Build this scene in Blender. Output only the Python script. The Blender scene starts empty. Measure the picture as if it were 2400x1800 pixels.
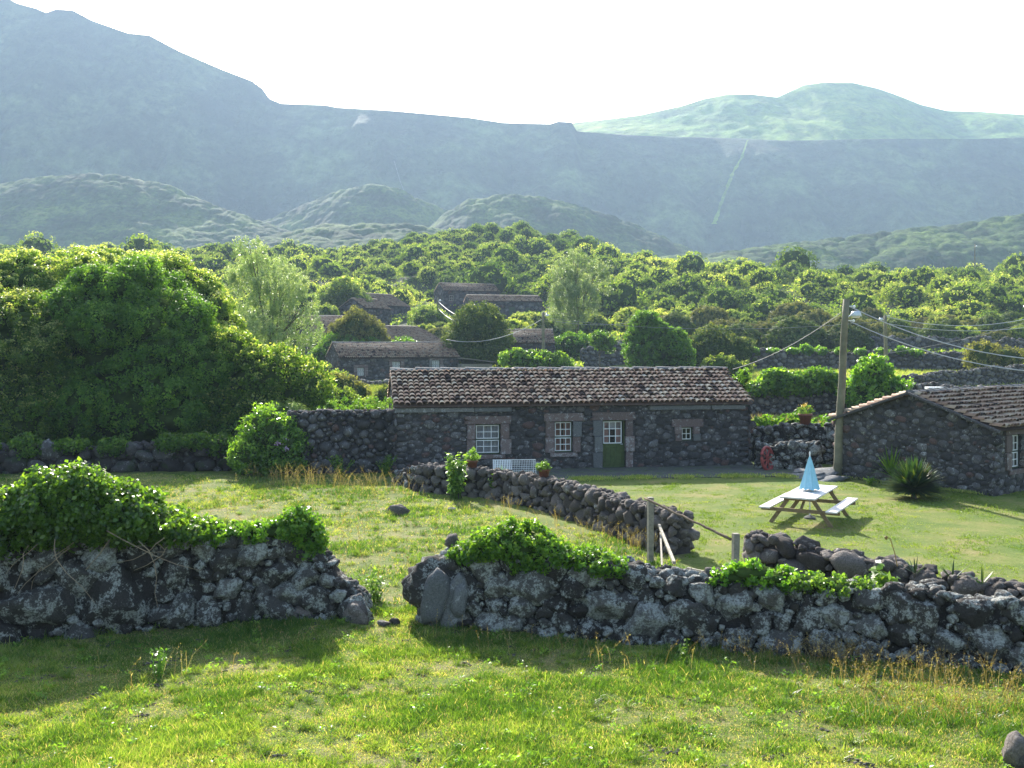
import bpy, math, random
import numpy as np
from mathutils import Vector, Matrix
R = math.radians
SC = bpy.context.scene
COL = SC.collection
rng = np.random.default_rng(7)
random.seed(7)

# ------------------------------------------------------------------ camera, sky, sun
CH, YH, F = 4.8, 800.0, 2400.0           # eye height, horizon row and focal length of the 2400x1800 photograph
cd = bpy.data.cameras.new("camera"); cam = bpy.data.objects.new("camera", cd); COL.objects.link(cam)
cam.location = (0, 0, CH); cam.rotation_euler = (R(90), 0, 0)
cd.lens = 36; cd.sensor_width = 36; cd.shift_y = -100 / 2400; cd.clip_start = .1; cd.clip_end = 9000
SC.camera = cam
SUN_EL, SUN_AZ = 30.5, -14.0
w = bpy.data.worlds.new("World"); SC.world = w; w.use_nodes = True
nt = w.node_tree; bg = nt.nodes["Background"]
sky = nt.nodes.new("ShaderNodeTexSky"); sky.sky_type = 'NISHITA'; sky.sun_disc = False
sky.sun_elevation = R(SUN_EL); sky.sun_rotation = R(SUN_AZ); sky.air_density = 1.2; sky.dust_density = 2.5
nt.links.new(sky.outputs[0], bg.inputs[0]); bg.inputs[1].default_value = 0.11
sl = bpy.data.lights.new("sun", 'SUN'); sl.energy = 5.0; sl.angle = R(.5); sl.color = (1, .94, .84)
so = bpy.data.objects.new("sun", sl); COL.objects.link(so)
sdir = Vector((math.sin(R(SUN_AZ)) * math.cos(R(SUN_EL)), math.cos(R(SUN_AZ)) * math.cos(R(SUN_EL)), math.sin(R(SUN_EL))))
so.rotation_euler = sdir.to_track_quat('Z', 'Y').to_euler(); so.location = (0, 0, 60)
SC.view_settings.view_transform = 'Standard'; SC.view_settings.look = 'None'
SC.view_settings.exposure = 1.56; SC.view_settings.gamma = 1
SC.render.engine = 'CYCLES'
SC.cycles.use_denoising = True
SC.cycles.max_bounces = 5; SC.cycles.diffuse_bounces = 3; SC.cycles.transmission_bounces = 3
SC.cycles.glossy_bounces = 2; SC.cycles.volume_bounces = 1; SC.cycles.transparent_max_bounces = 8
SC.cycles.sample_clamp_indirect = 6

# ------------------------------------------------------------------ numpy helpers
def hsh(i, j, k=0):
    h = (i.astype(np.int64) * 374761393 + j.astype(np.int64) * 668265263 + k * 974711) & 0xffffffff
    h = ((h ^ (h >> 13)) * 1274126177) & 0xffffffff
    return ((h ^ (h >> 16)) & 0xffff) / 65535.0
def vnoise(x, y, k=0):
    x = np.asarray(x, float); y = np.asarray(y, float)
    i = np.floor(x); j = np.floor(y); a = x - i; b = y - j
    a = a * a * (3 - 2 * a); b = b * b * (3 - 2 * b)
    return ((hsh(i, j, k) * (1 - a) + hsh(i + 1, j, k) * a) * (1 - b) + (hsh(i, j + 1, k) * (1 - a) + hsh(i + 1, j + 1, k) * a) * b)
def fbm(x, y, o=4, k=0):
    s = 0; a = .5
    for q in range(o):
        s = s + a * vnoise(x * 2 ** q, y * 2 ** q, k + q); a *= .5
    return s / (1 - .5 ** o)
def cell(x, y, k=0):
    i0 = np.floor(x); j0 = np.floor(y); best = np.full(np.shape(x), 9.0)
    for di in (-1, 0, 1):
        for dj in (-1, 0, 1):
            i = i0 + di; j = j0 + dj
            px = i + .15 + .7 * hsh(i, j, k); py = j + .15 + .7 * hsh(i, j, k + 5)
            rr = .7 + .5 * hsh(i, j, k + 9)
            best = np.minimum(best, ((x - px) ** 2 + (y - py) ** 2) / rr ** 2)
    return np.sqrt(best)
def sm(x, a, b):
    t = np.clip((x - a) / (b - a), 0, 1); return t * t * (3 - 2 * t)

def ground(X, Y):
    X = np.asarray(X, float); Y = np.asarray(Y, float)
    z = np.interp(Y, [-80, 0, 8, 16, 45, 60, 80, 105, 130, 160, 200, 250, 300, 350, 400, 480, 560],
                     [1.1, 1.1, .55, 0, 0, .3, .5, .8, 2.0, 6, 11.5, 17, 20.5, 22, 21, 10, -10])
    z = z + 1.0 * sm(Y, 75, 104) * sm(X, 4, 18) * (1 - sm(Y, 130, 170))
    z = z - 4.5 * sm(X, 15, 60) * sm(Y, 240, 320)
    z = z + 14 * np.exp(-((X + 10) / 42) ** 2 - ((Y - 335) / 75) ** 2)
    z = z + 5 * sm(-X / np.maximum(Y, 30), .12, .3) * sm(Y, 160, 300) - 4 * np.exp(-((X - 70) / 22) ** 2) * sm(Y, 250, 350)
    z = z + (fbm(X / 40 + 7, Y / 40, 3) - .5) * 6 * sm(Y, 130, 260)
    z = z + 5.5 * (np.sqrt(np.clip(1 - cell(X / 34 + .3 * fbm(X / 30, Y / 30, 2, 9), Y / 26, 31) ** 2, 0, 1)) - .5) * sm(Y, 140, 190) * (1 - np.exp(-((X + 13) / 26) ** 2 - ((Y - 180) / 32) ** 2))
    z = z + (fbm(X / 1.7, Y / 1.7, 3, 3) - .5) * .12 * (1 - sm(Y, 17, 22)) + (fbm(X / 6, Y / 6, 2, 4) - .5) * .08
    return z
def g(x, y): return float(ground(x, y))
def px(x, y, Y):                                   # point seen at photo pixel (x, y) when it stands at depth Y
    return Vector(((x - 1200) / F * Y, Y, CH + (YH - y) / F * Y))

def np_mesh(name, V, Fc, tint=None, smooth=False, mi=None):
    me = bpy.data.meshes.new(name)
    V = np.asarray(V, np.float32); Fc = np.asarray(Fc, np.int32); n, k = Fc.shape
    me.vertices.add(len(V)); me.vertices.foreach_set("co", V.ravel())
    me.loops.add(n * k); me.loops.foreach_set("vertex_index", Fc.ravel())
    me.polygons.add(n); me.polygons.foreach_set("loop_start", np.arange(0, n * k, k, dtype=np.int32))
    me.polygons.foreach_set("loop_total", np.full(n, k, np.int32))
    if smooth: me.polygons.foreach_set("use_smooth", np.ones(n, bool))
    if mi is not None: me.polygons.foreach_set("material_index", np.asarray(mi, np.int32))
    if tint is not None:
        a = me.attributes.new("tint", 'FLOAT', 'POINT'); a.data.foreach_set("value", np.asarray(tint, np.float32))
    me.update(calc_edges=True)
    return me
def put(name, me, mat, parent=None, loc=None):
    o = bpy.data.objects.new(name, me); COL.objects.link(o)
    if mat is not None and not me.materials:
        for m in (mat if isinstance(mat, (list, tuple)) else [mat]): me.materials.append(m)
    if parent: o.parent = parent
    if loc is not None: o.location = loc
    return o
def tag(o, label=None, cat=None, group=None, kind=None):
    for k, v in (("label", label), ("category", cat), ("group", group), ("kind", kind)):
        if v: o[k] = v
    return o
def thing(name, label, cat, loc=(0, 0, 0), rz=0, group=None):
    o = bpy.data.objects.new(name, None); COL.objects.link(o); o.empty_display_size = .2
    o.location = loc; o.rotation_euler = (0, 0, rz)
    return tag(o, label, cat, group)
def dup(root, loc, rz=0, sc=1.0, label=None):
    r = root.copy(); COL.objects.link(r); r.location = loc; r.rotation_euler = (0, 0, rz)
    r.scale = (sc, sc, sc) if isinstance(sc, (int, float)) else sc
    if label: r["label"] = label
    for ch in list(root.children):
        c = ch.copy(); COL.objects.link(c); c.parent = r
    return r

class MB:                                            # small polygon collector for hand-made shapes
    def __init__(s): s.v = []; s.f = []; s.t = []
    def add(s, vs, fs, t=.5):
        b = len(s.v); s.v += [tuple(v) for v in vs]; s.f += [tuple(b + i for i in f) for f in fs]; s.t += [t] * len(vs)
    def quad(s, a, b, c, d, t=.5): s.add([a, b, c, d], [(0, 1, 2, 3)], t)
    def box(s, x0, x1, y0, y1, z0, z1, t=.5):
        s.add([(x0, y0, z0), (x1, y0, z0), (x1, y1, z0), (x0, y1, z0), (x0, y0, z1), (x1, y0, z1), (x1, y1, z1), (x0, y1, z1)],
              [(3, 2, 1, 0), (4, 5, 6, 7), (0, 1, 5, 4), (1, 2, 6, 5), (2, 3, 7, 6), (3, 0, 4, 7)], t)
    def bar(s, a, b, w, h, t=.5, up=(0, 0, 1)):
        a = Vector(a); b = Vector(b); d = (b - a).normalized(); u = Vector(up)
        if abs(d.dot(u)) > .98: u = Vector((1, 0, 0))
        r = d.cross(u).normalized() * w / 2; q = r.normalized().cross(d) * h / 2
        vs = [p + i * r + j * q for p in (a, b) for i, j in ((-1, -1), (1, -1), (1, 1), (-1, 1))]
        s.add(vs, [(0, 1, 2, 3), (7, 6, 5, 4), (0, 4, 5, 1), (1, 5, 6, 2), (2, 6, 7, 3), (3, 7, 4, 0)], t)
    def tube(s, pts, rad, n=8, t=.5, cap=True):
        pts = [Vector(p) for p in pts]
        if not isinstance(rad, (list, tuple)): rad = [rad] * len(pts)
        rings = []
        for i, p in enumerate(pts):
            d = (pts[min(i + 1, len(pts) - 1)] - pts[max(i - 1, 0)]).normalized()
            u = Vector((0, 0, 1)) if abs(d.z) < .9 else Vector((1, 0, 0))
            a = d.cross(u).normalized(); b = d.cross(a)
            rings += [p + (a * math.cos(2 * math.pi * k / n) + b * math.sin(2 * math.pi * k / n)) * rad[i] for k in range(n)]
        fs = [(i * n + k, i * n + (k + 1) % n, (i + 1) * n + (k + 1) % n, (i + 1) * n + k) for i in range(len(pts) - 1) for k in range(n)]
        if cap: fs += [tuple(range(n))[::-1], tuple((len(pts) - 1) * n + k for k in range(n))]
        s.add(rings, fs, t)
    def lathe(s, prof, n=16, c=(0, 0, 0), t=.5):
        vs = [(c[0] + r * math.cos(2 * math.pi * k / n), c[1] + r * math.sin(2 * math.pi * k / n), c[2] + z) for r, z in prof for k in range(n)]
        fs = [(i * n + k, i * n + (k + 1) % n, (i + 1) * n + (k + 1) % n, (i + 1) * n + k) for i in range(len(prof) - 1) for k in range(n)]
        s.add(vs, fs, t)
    def build(s, name, mat, parent=None, smooth=False, bevel=0):
        me = bpy.data.meshes.new(name); me.from_pydata(s.v, [], s.f); me.update()
        a = me.attributes.new("tint", 'FLOAT', 'POINT'); a.data.foreach_set("value", np.asarray(s.t, np.float32))
        if smooth: me.polygons.foreach_set("use_smooth", np.ones(len(me.polygons), bool))
        o = put(name, me, mat, parent)
        if bevel:
            m = o.modifiers.new("b", 'BEVEL'); m.width = bevel; m.segments = 2; m.limit_method = 'ANGLE'
        return o

# ------------------------------------------------------------------ materials
def newmat(name):
    m = bpy.data.materials.new(name); m.use_nodes = True
    return m, m.node_tree, m.node_tree.nodes, m.node_tree.nodes["Principled BSDF"]
def N(nt, typ, **kw):
    n = nt.nodes.new(typ)
    for k, v in kw.items():
        if k.startswith("i_"):
            n.inputs[int(k[2:]) if k[2:].isdigit() else k[2:]].default_value = v
        else: setattr(n, k, v)
    return n
def ramp(nt, fac, stops, interp='LINEAR'):
    r = nt.nodes.new("ShaderNodeValToRGB"); r.color_ramp.interpolation = interp
    e = r.color_ramp.elements
    while len(e) < len(stops): e.new(.5)
    for q, (p, c) in zip(e, stops): q.position = p; q.color = (*c, 1) if len(c) == 3 else c
    nt.links.new(fac, r.inputs[0]); return r.outputs[0]
def mixc(nt, f, a, b, mode='MIX'):
    m = nt.nodes.new("ShaderNodeMix"); m.data_type = 'RGBA'; m.blend_type = mode
    for s, v in ((m.inputs[0], f), (m.inputs[6], a), (m.inputs[7], b)):
        if hasattr(v, "is_linked") or isinstance(v, bpy.types.NodeSocket): nt.links.new(v, s)
        elif isinstance(v, (int, float)): s.default_value = v
        else: s.default_value = (*v, 1)
    return m.outputs[2]
def noise(nt, scale, detail=4, rough=.55, vec=None, dist=0):
    n = nt.nodes.new("ShaderNodeTexNoise"); n.inputs["Scale"].default_value = scale
    n.inputs["Detail"].default_value = detail; n.inputs["Roughness"].default_value = rough; n.inputs["Distortion"].default_value = dist
    if vec is None:
        vec = nt.nodes.new("ShaderNodeNewGeometry").outputs["Position"]
    nt.links.new(vec, n.inputs["Vector"]); return n.outputs[0]
def objvec(nt): return nt.nodes.new("ShaderNodeTexCoord").outputs["Object"]
def bump(nt, bs, h, st=.5, d=.02):
    b = nt.nodes.new("ShaderNodeBump"); b.inputs["Strength"].default_value = st; b.inputs["Distance"].default_value = d
    nt.links.new(h, b.inputs["Height"]); nt.links.new(b.outputs[0], bs.inputs["Normal"])
def attr(nt, name="tint"):
    a = nt.nodes.new("ShaderNodeAttribute"); a.attribute_name = name; return a.outputs["Fac"]

def foliage(name, stops, trans=.45, rough=.45, spec=.4, patch=None, region=False):
    m, nt, ns, bs = newmat(name)
    c = ramp(nt, attr(nt), stops)
    if patch:                                          # patches of another leaf colour through the crown
        n = noise(nt, patch[0], 3, .5, objvec(nt)); f = ramp(nt, n, [(patch[1], (0, 0, 0)), (patch[1] + .08, (1, 1, 1))])
        c = mixc(nt, f, c, patch[2])
    if region:                                         # stands of darker and paler species over the hillside
        gp_ = nt.nodes.new("ShaderNodeNewGeometry").outputs["Position"]; rn = noise(nt, .035, 4, .6, gp_)
        c = mixc(nt, 1, c, ramp(nt, rn, [(.36, (.32, .42, .42)), (.46, (.62, .7, .62)), (.54, (1, 1, .95)), (.64, (1.35, 1.25, 1.15))]), 'MULTIPLY')
    hs = nt.nodes.new("ShaderNodeHueSaturation")
    oi = nt.nodes.new("ShaderNodeObjectInfo")
    mr = N(nt, "ShaderNodeMapRange"); nt.links.new(oi.outputs["Random"], mr.inputs[0]); mr.inputs[3].default_value = .75; mr.inputs[4].default_value = 1.25
    nt.links.new(mr.outputs[0], hs.inputs["Value"]); nt.links.new(c, hs.inputs["Color"]); c = hs.outputs[0]
    nt.links.new(c, bs.inputs["Base Color"]); bs.inputs["Roughness"].default_value = rough
    bs.inputs["Specular IOR Level"].default_value = spec
    tr = nt.nodes.new("ShaderNodeBsdfTranslucent")
    tc = mixc(nt, 1.0, c, (2.1, 2.1, .7), 'MULTIPLY'); nt.links.new(tc, tr.inputs[0])
    mx = nt.nodes.new("ShaderNodeMixShader"); mx.inputs[0].default_value = trans
    nt.links.new(bs.outputs[0], mx.inputs[1]); nt.links.new(tr.outputs[0], mx.inputs[2])
    nt.links.new(mx.outputs[0], ns["Material Output"].inputs[0]); return m

def stonemat(name, dark, mid, light, lich, lscale=5.0, lthr=.56, red=None, moss=None, oscale=1):
    m, nt, ns, bs = newmat(name)
    v = nt.nodes.new("ShaderNodeNewGeometry").outputs["Position"]
    t = attr(nt)
    c = ramp(nt, t, [(0, dark), (.55, mid), (1, light)])
    if red:
        f = ramp(nt, t, [(0, (0, 0, 0)), (.33, (0, 0, 0)), (.35, (1, 1, 1)), (.43, (1, 1, 1)), (.45, (0, 0, 0)), (1, (0, 0, 0))])
        c = mixc(nt, f, c, red)
    n3 = noise(nt, 40 * oscale, 4, .65, v)
    c = mixc(nt, .7, c, ramp(nt, n3, [(.3, (.35, .35, .35)), (.7, (1.4, 1.4, 1.4))]), 'MULTIPLY')
    n1 = noise(nt, lscale, 8, .8, v)
    ad = N(nt, "ShaderNodeMath", operation='MULTIPLY_ADD'); nt.links.new(t, ad.inputs[0]); ad.inputs[1].default_value = .07; nt.links.new(n1, ad.inputs[2])
    f = ramp(nt, ad.outputs[0], [(lthr + .035, (0, 0, 0)), (lthr + .06, (1, 1, 1))])
    n2 = noise(nt, lscale * 6, 3, .7, v)
    f2 = ramp(nt, n2, [(.38, (.15, .15, .15)), (.55, (1, 1, 1))])
    f = mixc(nt, 1.0, f, f2, 'MULTIPLY')
    c = mixc(nt, f, c, lich)
    if moss:
        n4 = noise(nt, 2.2, 4, .6, v); f4 = ramp(nt, n4, [(.56, (0, 0, 0)), (.66, (.8, .8, .8))]); c = mixc(nt, f4, c, moss)
    nt.links.new(c, bs.inputs["Base Color"]); bs.inputs["Roughness"].default_value = .92; bs.inputs["Specular IOR Level"].default_value = .25
    bump(nt, bs, noise(nt, 28 * oscale, 6, .7, v), .9, .03)
    return m
def plain(name, col, rough=.6, var=.25, scale=8, spec=.4, metal=0, bmp=0):
    m, nt, ns, bs = newmat(name)
    v = objvec(nt); n = noise(nt, scale, 5, .6, v)
    c = mixc(nt, 1.0, col, ramp(nt, n, [(.3, (1 - var,) * 3), (.7, (1 + var,) * 3)]), 'MULTIPLY')
    nt.links.new(c, bs.inputs["Base Color"]); bs.inputs["Roughness"].default_value = rough
    bs.inputs["Specular IOR Level"].default_value = spec; bs.inputs["Metallic"].default_value = metal
    if bmp: bump(nt, bs, noise(nt, scale * 6, 4, .6, v), bmp, .01)
    return m

M = {}
M['wallstone'] = stonemat("near wall stone", (.034, .030, .028), (.070, .065, .061), (.135, .13, .122), (.33, .345, .325), 4.5, .505)
M['gardenstone'] = stonemat("garden wall stone", (.06, .05, .046), (.12, .105, .097), (.19, .165, .15), (.36, .34, .31), 5, .60)
M['housestone'] = stonemat("cottage stone", (.05, .048, .05), (.09, .086, .09), (.15, .145, .15), (.38, .39, .39), 8, .585, red=(.12, .08, .075))
M['farstone'] = stonemat("field wall stone", (.07, .066, .066), (.14, .135, .13), (.21, .2, .19), (.38, .38, .35), 3, .6, oscale=.3)
M['redstone'] = stonemat("reddish dressed stone", (.14, .11, .105), (.18, .135, .128), (.22, .175, .168), (.36, .36, .37), 6, .55)
M['greystone'] = stonemat("pale dressed stone", (.13, .135, .14), (.17, .175, .18), (.2, .2, .2), (.36, .37, .38), 6, .57)
M['paving'] = stonemat("lava paving", (.06, .058, .058), (.10, .097, .097), (.14, .135, .13), (.12, .14, .09), 2.2, .48, moss=(.07, .10, .03))
M['shadestone'] = stonemat('boulder stone darkened as shade', (.03, .026, .028), (.055, .05, .052), (.09, .085, .088), (.24, .25, .25), 5, .58, moss=(.03, .05, .02))  # wall stone with the shade under the bushes put into its colour
M['core'] = plain("wall core", (.02, .018, .018), .95, .3, 3)
def tilemat(name, k=1.0, sat=1.0):
    m, nt, ns, bs = newmat(name)
    t = attr(nt)
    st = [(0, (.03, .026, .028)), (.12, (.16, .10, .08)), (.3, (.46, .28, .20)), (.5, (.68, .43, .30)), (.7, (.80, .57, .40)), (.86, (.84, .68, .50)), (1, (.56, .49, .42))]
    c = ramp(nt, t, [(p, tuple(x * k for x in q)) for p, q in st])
    v = nt.nodes.new("ShaderNodeNewGeometry").outputs["Position"]
    n = noise(nt, 12, 5, .7, v); c = mixc(nt, ramp(nt, n, [(.56, (0, 0, 0)), (.66, (.7, .7, .7))]), c, (.14 * k, .115 * k, .105 * k))
    n = noise(nt, 3, 4, .7, v); c = mixc(nt, ramp(nt, n, [(.60, (0, 0, 0)), (.70, (.5, .5, .5))]), c, (.3 * k, .28 * k, .22 * k))
    nt.links.new(c, bs.inputs["Base Color"]); bs.inputs["Roughness"].default_value = .85
    bump(nt, bs, noise(nt, 60, 3, .6, v), .4, .01); return m
M['tile'] = tilemat("clay roof tiles", 1.0)
M['tiledull'] = tilemat("weathered brown roof tiles", .52)
M['ridge'] = stonemat("grey ridge mortar", (.13, .13, .135), (.19, .19, .195), (.25, .25, .25), (.36, .37, .36), 6, .6)
M['white'] = plain("white paint", (.78, .8, .82), .45, .06)
M['green'] = plain("dark green paint", (.03, .055, .03), .4, .3, 12)
M['doorgreen'] = plain("mossy green door paint", (.045, .075, .02), .45, .3, 10)
M['curtain'] = plain("white net curtain", (.55, .58, .62), .9, .15, 20)
M['pinkcurtain'] = plain("pink curtain", (.5, .3, .28), .9, .15, 20)
M['leafcore'] = plain('inner foliage painted as shadow', (.035, .058, .015), 1, .5, 3, 0)  # dark green core colour stands for the shadow inside crowns
M['darkroom'] = plain("dark room", (.02, .02, .022), .9, .2)
m, nt, ns, bs = newmat("window glass"); bs.inputs["Base Color"].default_value = (.02, .025, .03, 1); bs.inputs["Roughness"].default_value = .05
bs.inputs["Alpha"].default_value = .35; bs.inputs["Specular IOR Level"].default_value = .6; M['glass'] = m
M['wood'] = plain("weathered grey wood", (.25, .23, .19), .8, .35, 9, .3, 0, .5)
M['polewood'] = plain("greenish pole wood", (.17, .16, .11), .8, .3, 3, .3, 0, .5)
M['benchwood'] = plain("brown stained pine", (.22, .155, .085), .65, .3, 9, .4)
M['benchtop'] = plain("silvery worn pine boards", (.62, .59, .58), .5, .12, 9, .5)
M['sticks'] = plain("rough bark branch", (.16, .12, .085), .9, .4, 12, .2, 0, .8)
M['bark'] = plain("bark", (.09, .075, .055), .95, .4, 5, .2, 0, .8)
M['canopy'] = plain("pale blue parasol cloth", (.30, .58, .72), .8, .08, 8, .2)
M['wire'] = plain("pale cable", (.5, .5, .52), .5, .1)
M['wiredark'] = plain("grey cable", (.22, .22, .22), .6, .1)
M['lampmetal'] = plain("pale grey lamp metal", (.6, .64, .68), .35, .08, 8, .5, .3)
M['terracotta'] = plain("terracotta", (.20, .075, .05), .8, .25, 10)
M['redpaint'] = plain("faded red paint", (.30, .06, .055), .6, .35, 10)
M['soil'] = plain("soil", (.05, .04, .03), .95, .3, 20)
M['whitemetal'] = plain("white enamelled wire", (.72, .74, .76), .4, .05)
M['yellowpetal'] = plain("yellow petals", (.8, .55, .05), .6, .15)
M['mauve'] = plain("mauve petals", (.55, .35, .6), .6, .15)
M['orangepetal'] = plain("orange flowers", (.6, .2, .04), .6, .15)

# leaf colours
M['lf_big'] = foliage("broad bush leaves", [(0, (.05, .11, .015)), (.5, (.11, .20, .03)), (.85, (.19, .28, .05)), (1, (.40, .44, .17))], .5, .45, .3)
M['lf_bright'] = foliage("fresh green leaves", [(0, (.035, .09, .014)), (.6, (.09, .185, .03)), (1, (.19, .29, .06))], .5, .5, .25)
M['lf_pale'] = foliage("silvery feathery leaves", [(0, (.10, .165, .075)), (.6, (.19, .275, .14)), (1, (.40, .46, .33))], .36, .4, .35)
M['lf_hill'] = foliage("hillside shrub leaves", [(0, (.08, .14, .03)), (.5, (.18, .26, .055)), (.85, (.30, .35, .10)), (1, (.46, .47, .22))], .45, .65, .1, region=True)
M['lf_dark'] = foliage("dark hillside leaves", [(0, (.04, .075, .022)), (.6, (.09, .14, .035)), (1, (.18, .20, .07))], .32, .6, .12)
M['lf_olive'] = foliage("olive brown leaves", [(0, (.07, .075, .03)), (.6, (.14, .15, .05)), (1, (.24, .23, .09))], .35, .6, .12)
M['lf_ivy'] = foliage("glossy ivy leaves", [(0, (.04, .10, .015)), (.5, (.09, .19, .025)), (1, (.20, .33, .05))], .48, .28, .6)
M['lf_vine'] = foliage("light vine leaves", [(0, (0.041, 0.108, 0.014)), (.5, (0.108, 0.230, 0.027)), (1, (0.216, 0.324, 0.047))], .45, .4, .4)
M['lf_weed'] = foliage("weed leaves", [(0, (0.054, 0.121, 0.020)), (.6, (0.135, 0.243, 0.041)), (1, (0.230, 0.338, 0.081))], .45, .4, .4)
M['lf_spiky'] = foliage("blue green sword leaves", [(0, (0.016, 0.047, 0.016)), (.6, (0.041, 0.088, 0.030)), (1, (0.135, 0.149, 0.041))], .25, .35, .5)
M['grass'] = foliage("meadow grass blades", [(0, (.05, .11, .015)), (.3, (.15, .235, .04)), (.5, (.25, .31, .075)), (.72, (.36, .36, .15)), (.88, (.43, .38, .22)), (1, (.32, .23, .14))], .42, .4, .5)
M['lawngrass'] = foliage("lawn grass blades", [(0, (.10, .16, .03)), (.6, (.19, .24, .06)), (1, (.33, .31, .14))], .4, .5, .3)
M['straw'] = foliage("dry grass stalks", [(0, (.13, .09, .045)), (.6, (.27, .21, .11)), (1, (.38, .33, .20))], .3, .6, .2)
M['creeper'] = plain("bare creeper stem", (0.297, 0.230, 0.162), .9, .2)

# ground material
m, nt, ns, bs = newmat("meadow ground")
v = nt.nodes.new("ShaderNodeNewGeometry").outputs["Position"]
a = noise(nt, .9, 8, .65, v); c = ramp(nt, a, [(.3, (.07, .11, .022)), (.46, (.11, .15, .035)), (.56, (.17, .18, .065)), (.68, (.22, .19, .11))])
b = noise(nt, 14, 6, .75, v); c = mixc(nt, 1, c, ramp(nt, b, [(.3, (.45, .5, .4)), (.7, (1.5, 1.45, 1.3))]), 'MULTIPLY')
d = noise(nt, 2.2, 5, .7, v); c = mixc(nt, ramp(nt, d, [(.6, (0, 0, 0)), (.7, (.8, .8, .8))]), c, (.13, .11, .085))
b2 = noise(nt, 55, 4, .8, v); c = mixc(nt, 1, c, ramp(nt, b2, [(.35, (.5, .5, .5)), (.65, (1.5, 1.5, 1.5))]), 'MULTIPLY')
lb = noise(nt, .7, 6, .6, v); lc = ramp(nt, lb, [(.3, (.07, .13, .02)), (.5, (.14, .175, .045)), (.62, (.21, .2, .075)), (.75, (.25, .2, .10))])
lc = mixc(nt, 1, lc, ramp(nt, b, [(.3, (.7, .72, .6)), (.7, (1.25, 1.25, 1.2))]), 'MULTIPLY')
at = nt.nodes.new("ShaderNodeAttribute"); at.attribute_name = "lawn"; c = mixc(nt, at.outputs["Fac"], c, lc)
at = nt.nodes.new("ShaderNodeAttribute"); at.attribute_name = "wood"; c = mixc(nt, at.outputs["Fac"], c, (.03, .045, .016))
at = nt.nodes.new("ShaderNodeAttribute"); at.attribute_name = "field"; c = mixc(nt, at.outputs["Fac"], c, mixc(nt, 1, (.24, .26, .075), ramp(nt, b, [(.3, (.7, .72, .6)), (.7, (1.25, 1.25, 1.2))]), 'MULTIPLY'))
nt.links.new(c, bs.inputs["Base Color"]); bs.inputs["Roughness"].default_value = .95; bs.inputs["Specular IOR Level"].default_value = .15
bump(nt, bs, b, .8, .05); M['ground'] = m

def hillmat(name, cols, s1, s2, band=None, trans=0):
    m, nt, ns, bs = newmat(name)
    v = nt.nodes.new("ShaderNodeNewGeometry").outputs["Position"]
    a = noise(nt, s1, 8, .62, v); c = ramp(nt, a, cols)
    b = noise(nt, s2, 5, .7, v); c = mixc(nt, 1, c, ramp(nt, b, [(.35, (.5, .55, .5)), (.65, (1.5, 1.45, 1.4))]), 'MULTIPLY')
    if band:
        c = band(nt, v, c)
    nt.links.new(c, bs.inputs["Base Color"]); bs.inputs["Roughness"].default_value = .95; bs.inputs["Specular IOR Level"].default_value = .1
    bump(nt, bs, b, .8, 1.0 / max(s2, .05) * .5); return m
M['foothill'] = hillmat("foothill shrub cover", [(.36, (.010, .026, .005)), (.5, (.03, .065, .012)), (.62, (.08, .13, .02))], .03, .25)
M['cliff'] = hillmat("cliff face", [(.36, (.008, .016, .008)), (.5, (.03, .05, .02)), (.62, (.09, .13, .045))], .009, .06)
M['upland'] = hillmat("upland pasture", [(.35, (.06, .13, .01)), (.5, (.11, .19, .015)), (.65, (.18, .24, .03))], .006, .04)

# ------------------------------------------------------------------ ground, hills, mountain
ys = np.concatenate([np.arange(-60, 6, 3.0), np.arange(6, 24, .14), np.arange(24, 50, .35), np.arange(50, 140, 1.5), np.arange(140, 580, 4.0)])
us = np.linspace(-1, 1, 421); us = us * (.55 + .45 * us ** 2)
YY, UU = np.meshgrid(ys, us, indexing='ij'); XX = UU * (45 + np.maximum(YY, 0) * 1.0)
ZZ = ground(XX, YY)
nv, nu = YY.shape
V = np.stack([XX.ravel(), YY.ravel(), ZZ.ravel()], 1)
idx = np.arange(nv * nu).reshape(nv, nu)
Fq = np.stack([idx[:-1, :-1].ravel(), idx[:-1, 1:].ravel(), idx[1:, 1:].ravel(), idx[1:, :-1].ravel()], 1)
me = np_mesh("ground", V, Fq, smooth=True)
def inpoly(X, Y, P):
    r = np.zeros(np.shape(X), bool); n = len(P)
    for i in range(n):
        x1, y1 = P[i]; x2, y2 = P[(i + 1) % n]
        if y1 == y2: continue
        c = ((Y >= y1) != (Y >= y2)) & (X < (x2 - x1) * (Y - y1) / (y2 - y1) + x1); r ^= c
    return r
LAWN = [(-3.6, 37.5), (-3.0, 33), (3.7, 23.3), (4.6, 20.8), (8.6, 16.7), (14, 13), (40, 13), (40, 37), (10, 38.5)]
lawn = inpoly(XX, YY, LAWN).astype(float)
FIELDS = [[(9, 42), (60, 42), (60, 58), (11.5, 58)], [(14, 61), (80, 61), (80, 104), (14, 104)], [(40, 108), (120, 108), (120, 128), (42, 128)], [(-40, 62), (-4, 62), (-4, 80), (-40, 80)]]
fld = np.zeros_like(lawn)
for q in FIELDS[:3]: fld = np.maximum(fld, inpoly(XX, YY, q).astype(float))
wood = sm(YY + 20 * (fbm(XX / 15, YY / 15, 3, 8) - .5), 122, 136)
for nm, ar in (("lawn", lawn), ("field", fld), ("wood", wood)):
    at = me.attributes.new(nm, 'FLOAT', 'POINT'); at.data.foreach_set("value", ar.ravel().astype(np.float32))
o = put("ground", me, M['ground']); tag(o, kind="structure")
mb = MB(); mb.quad((-4000, -2500, -12), (4000, -2500, -12), (4000, 4500, -12), (-4000, 4500, -12)); o = mb.build("plain", M['foothill']); tag(o, kind="structure")

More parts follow.
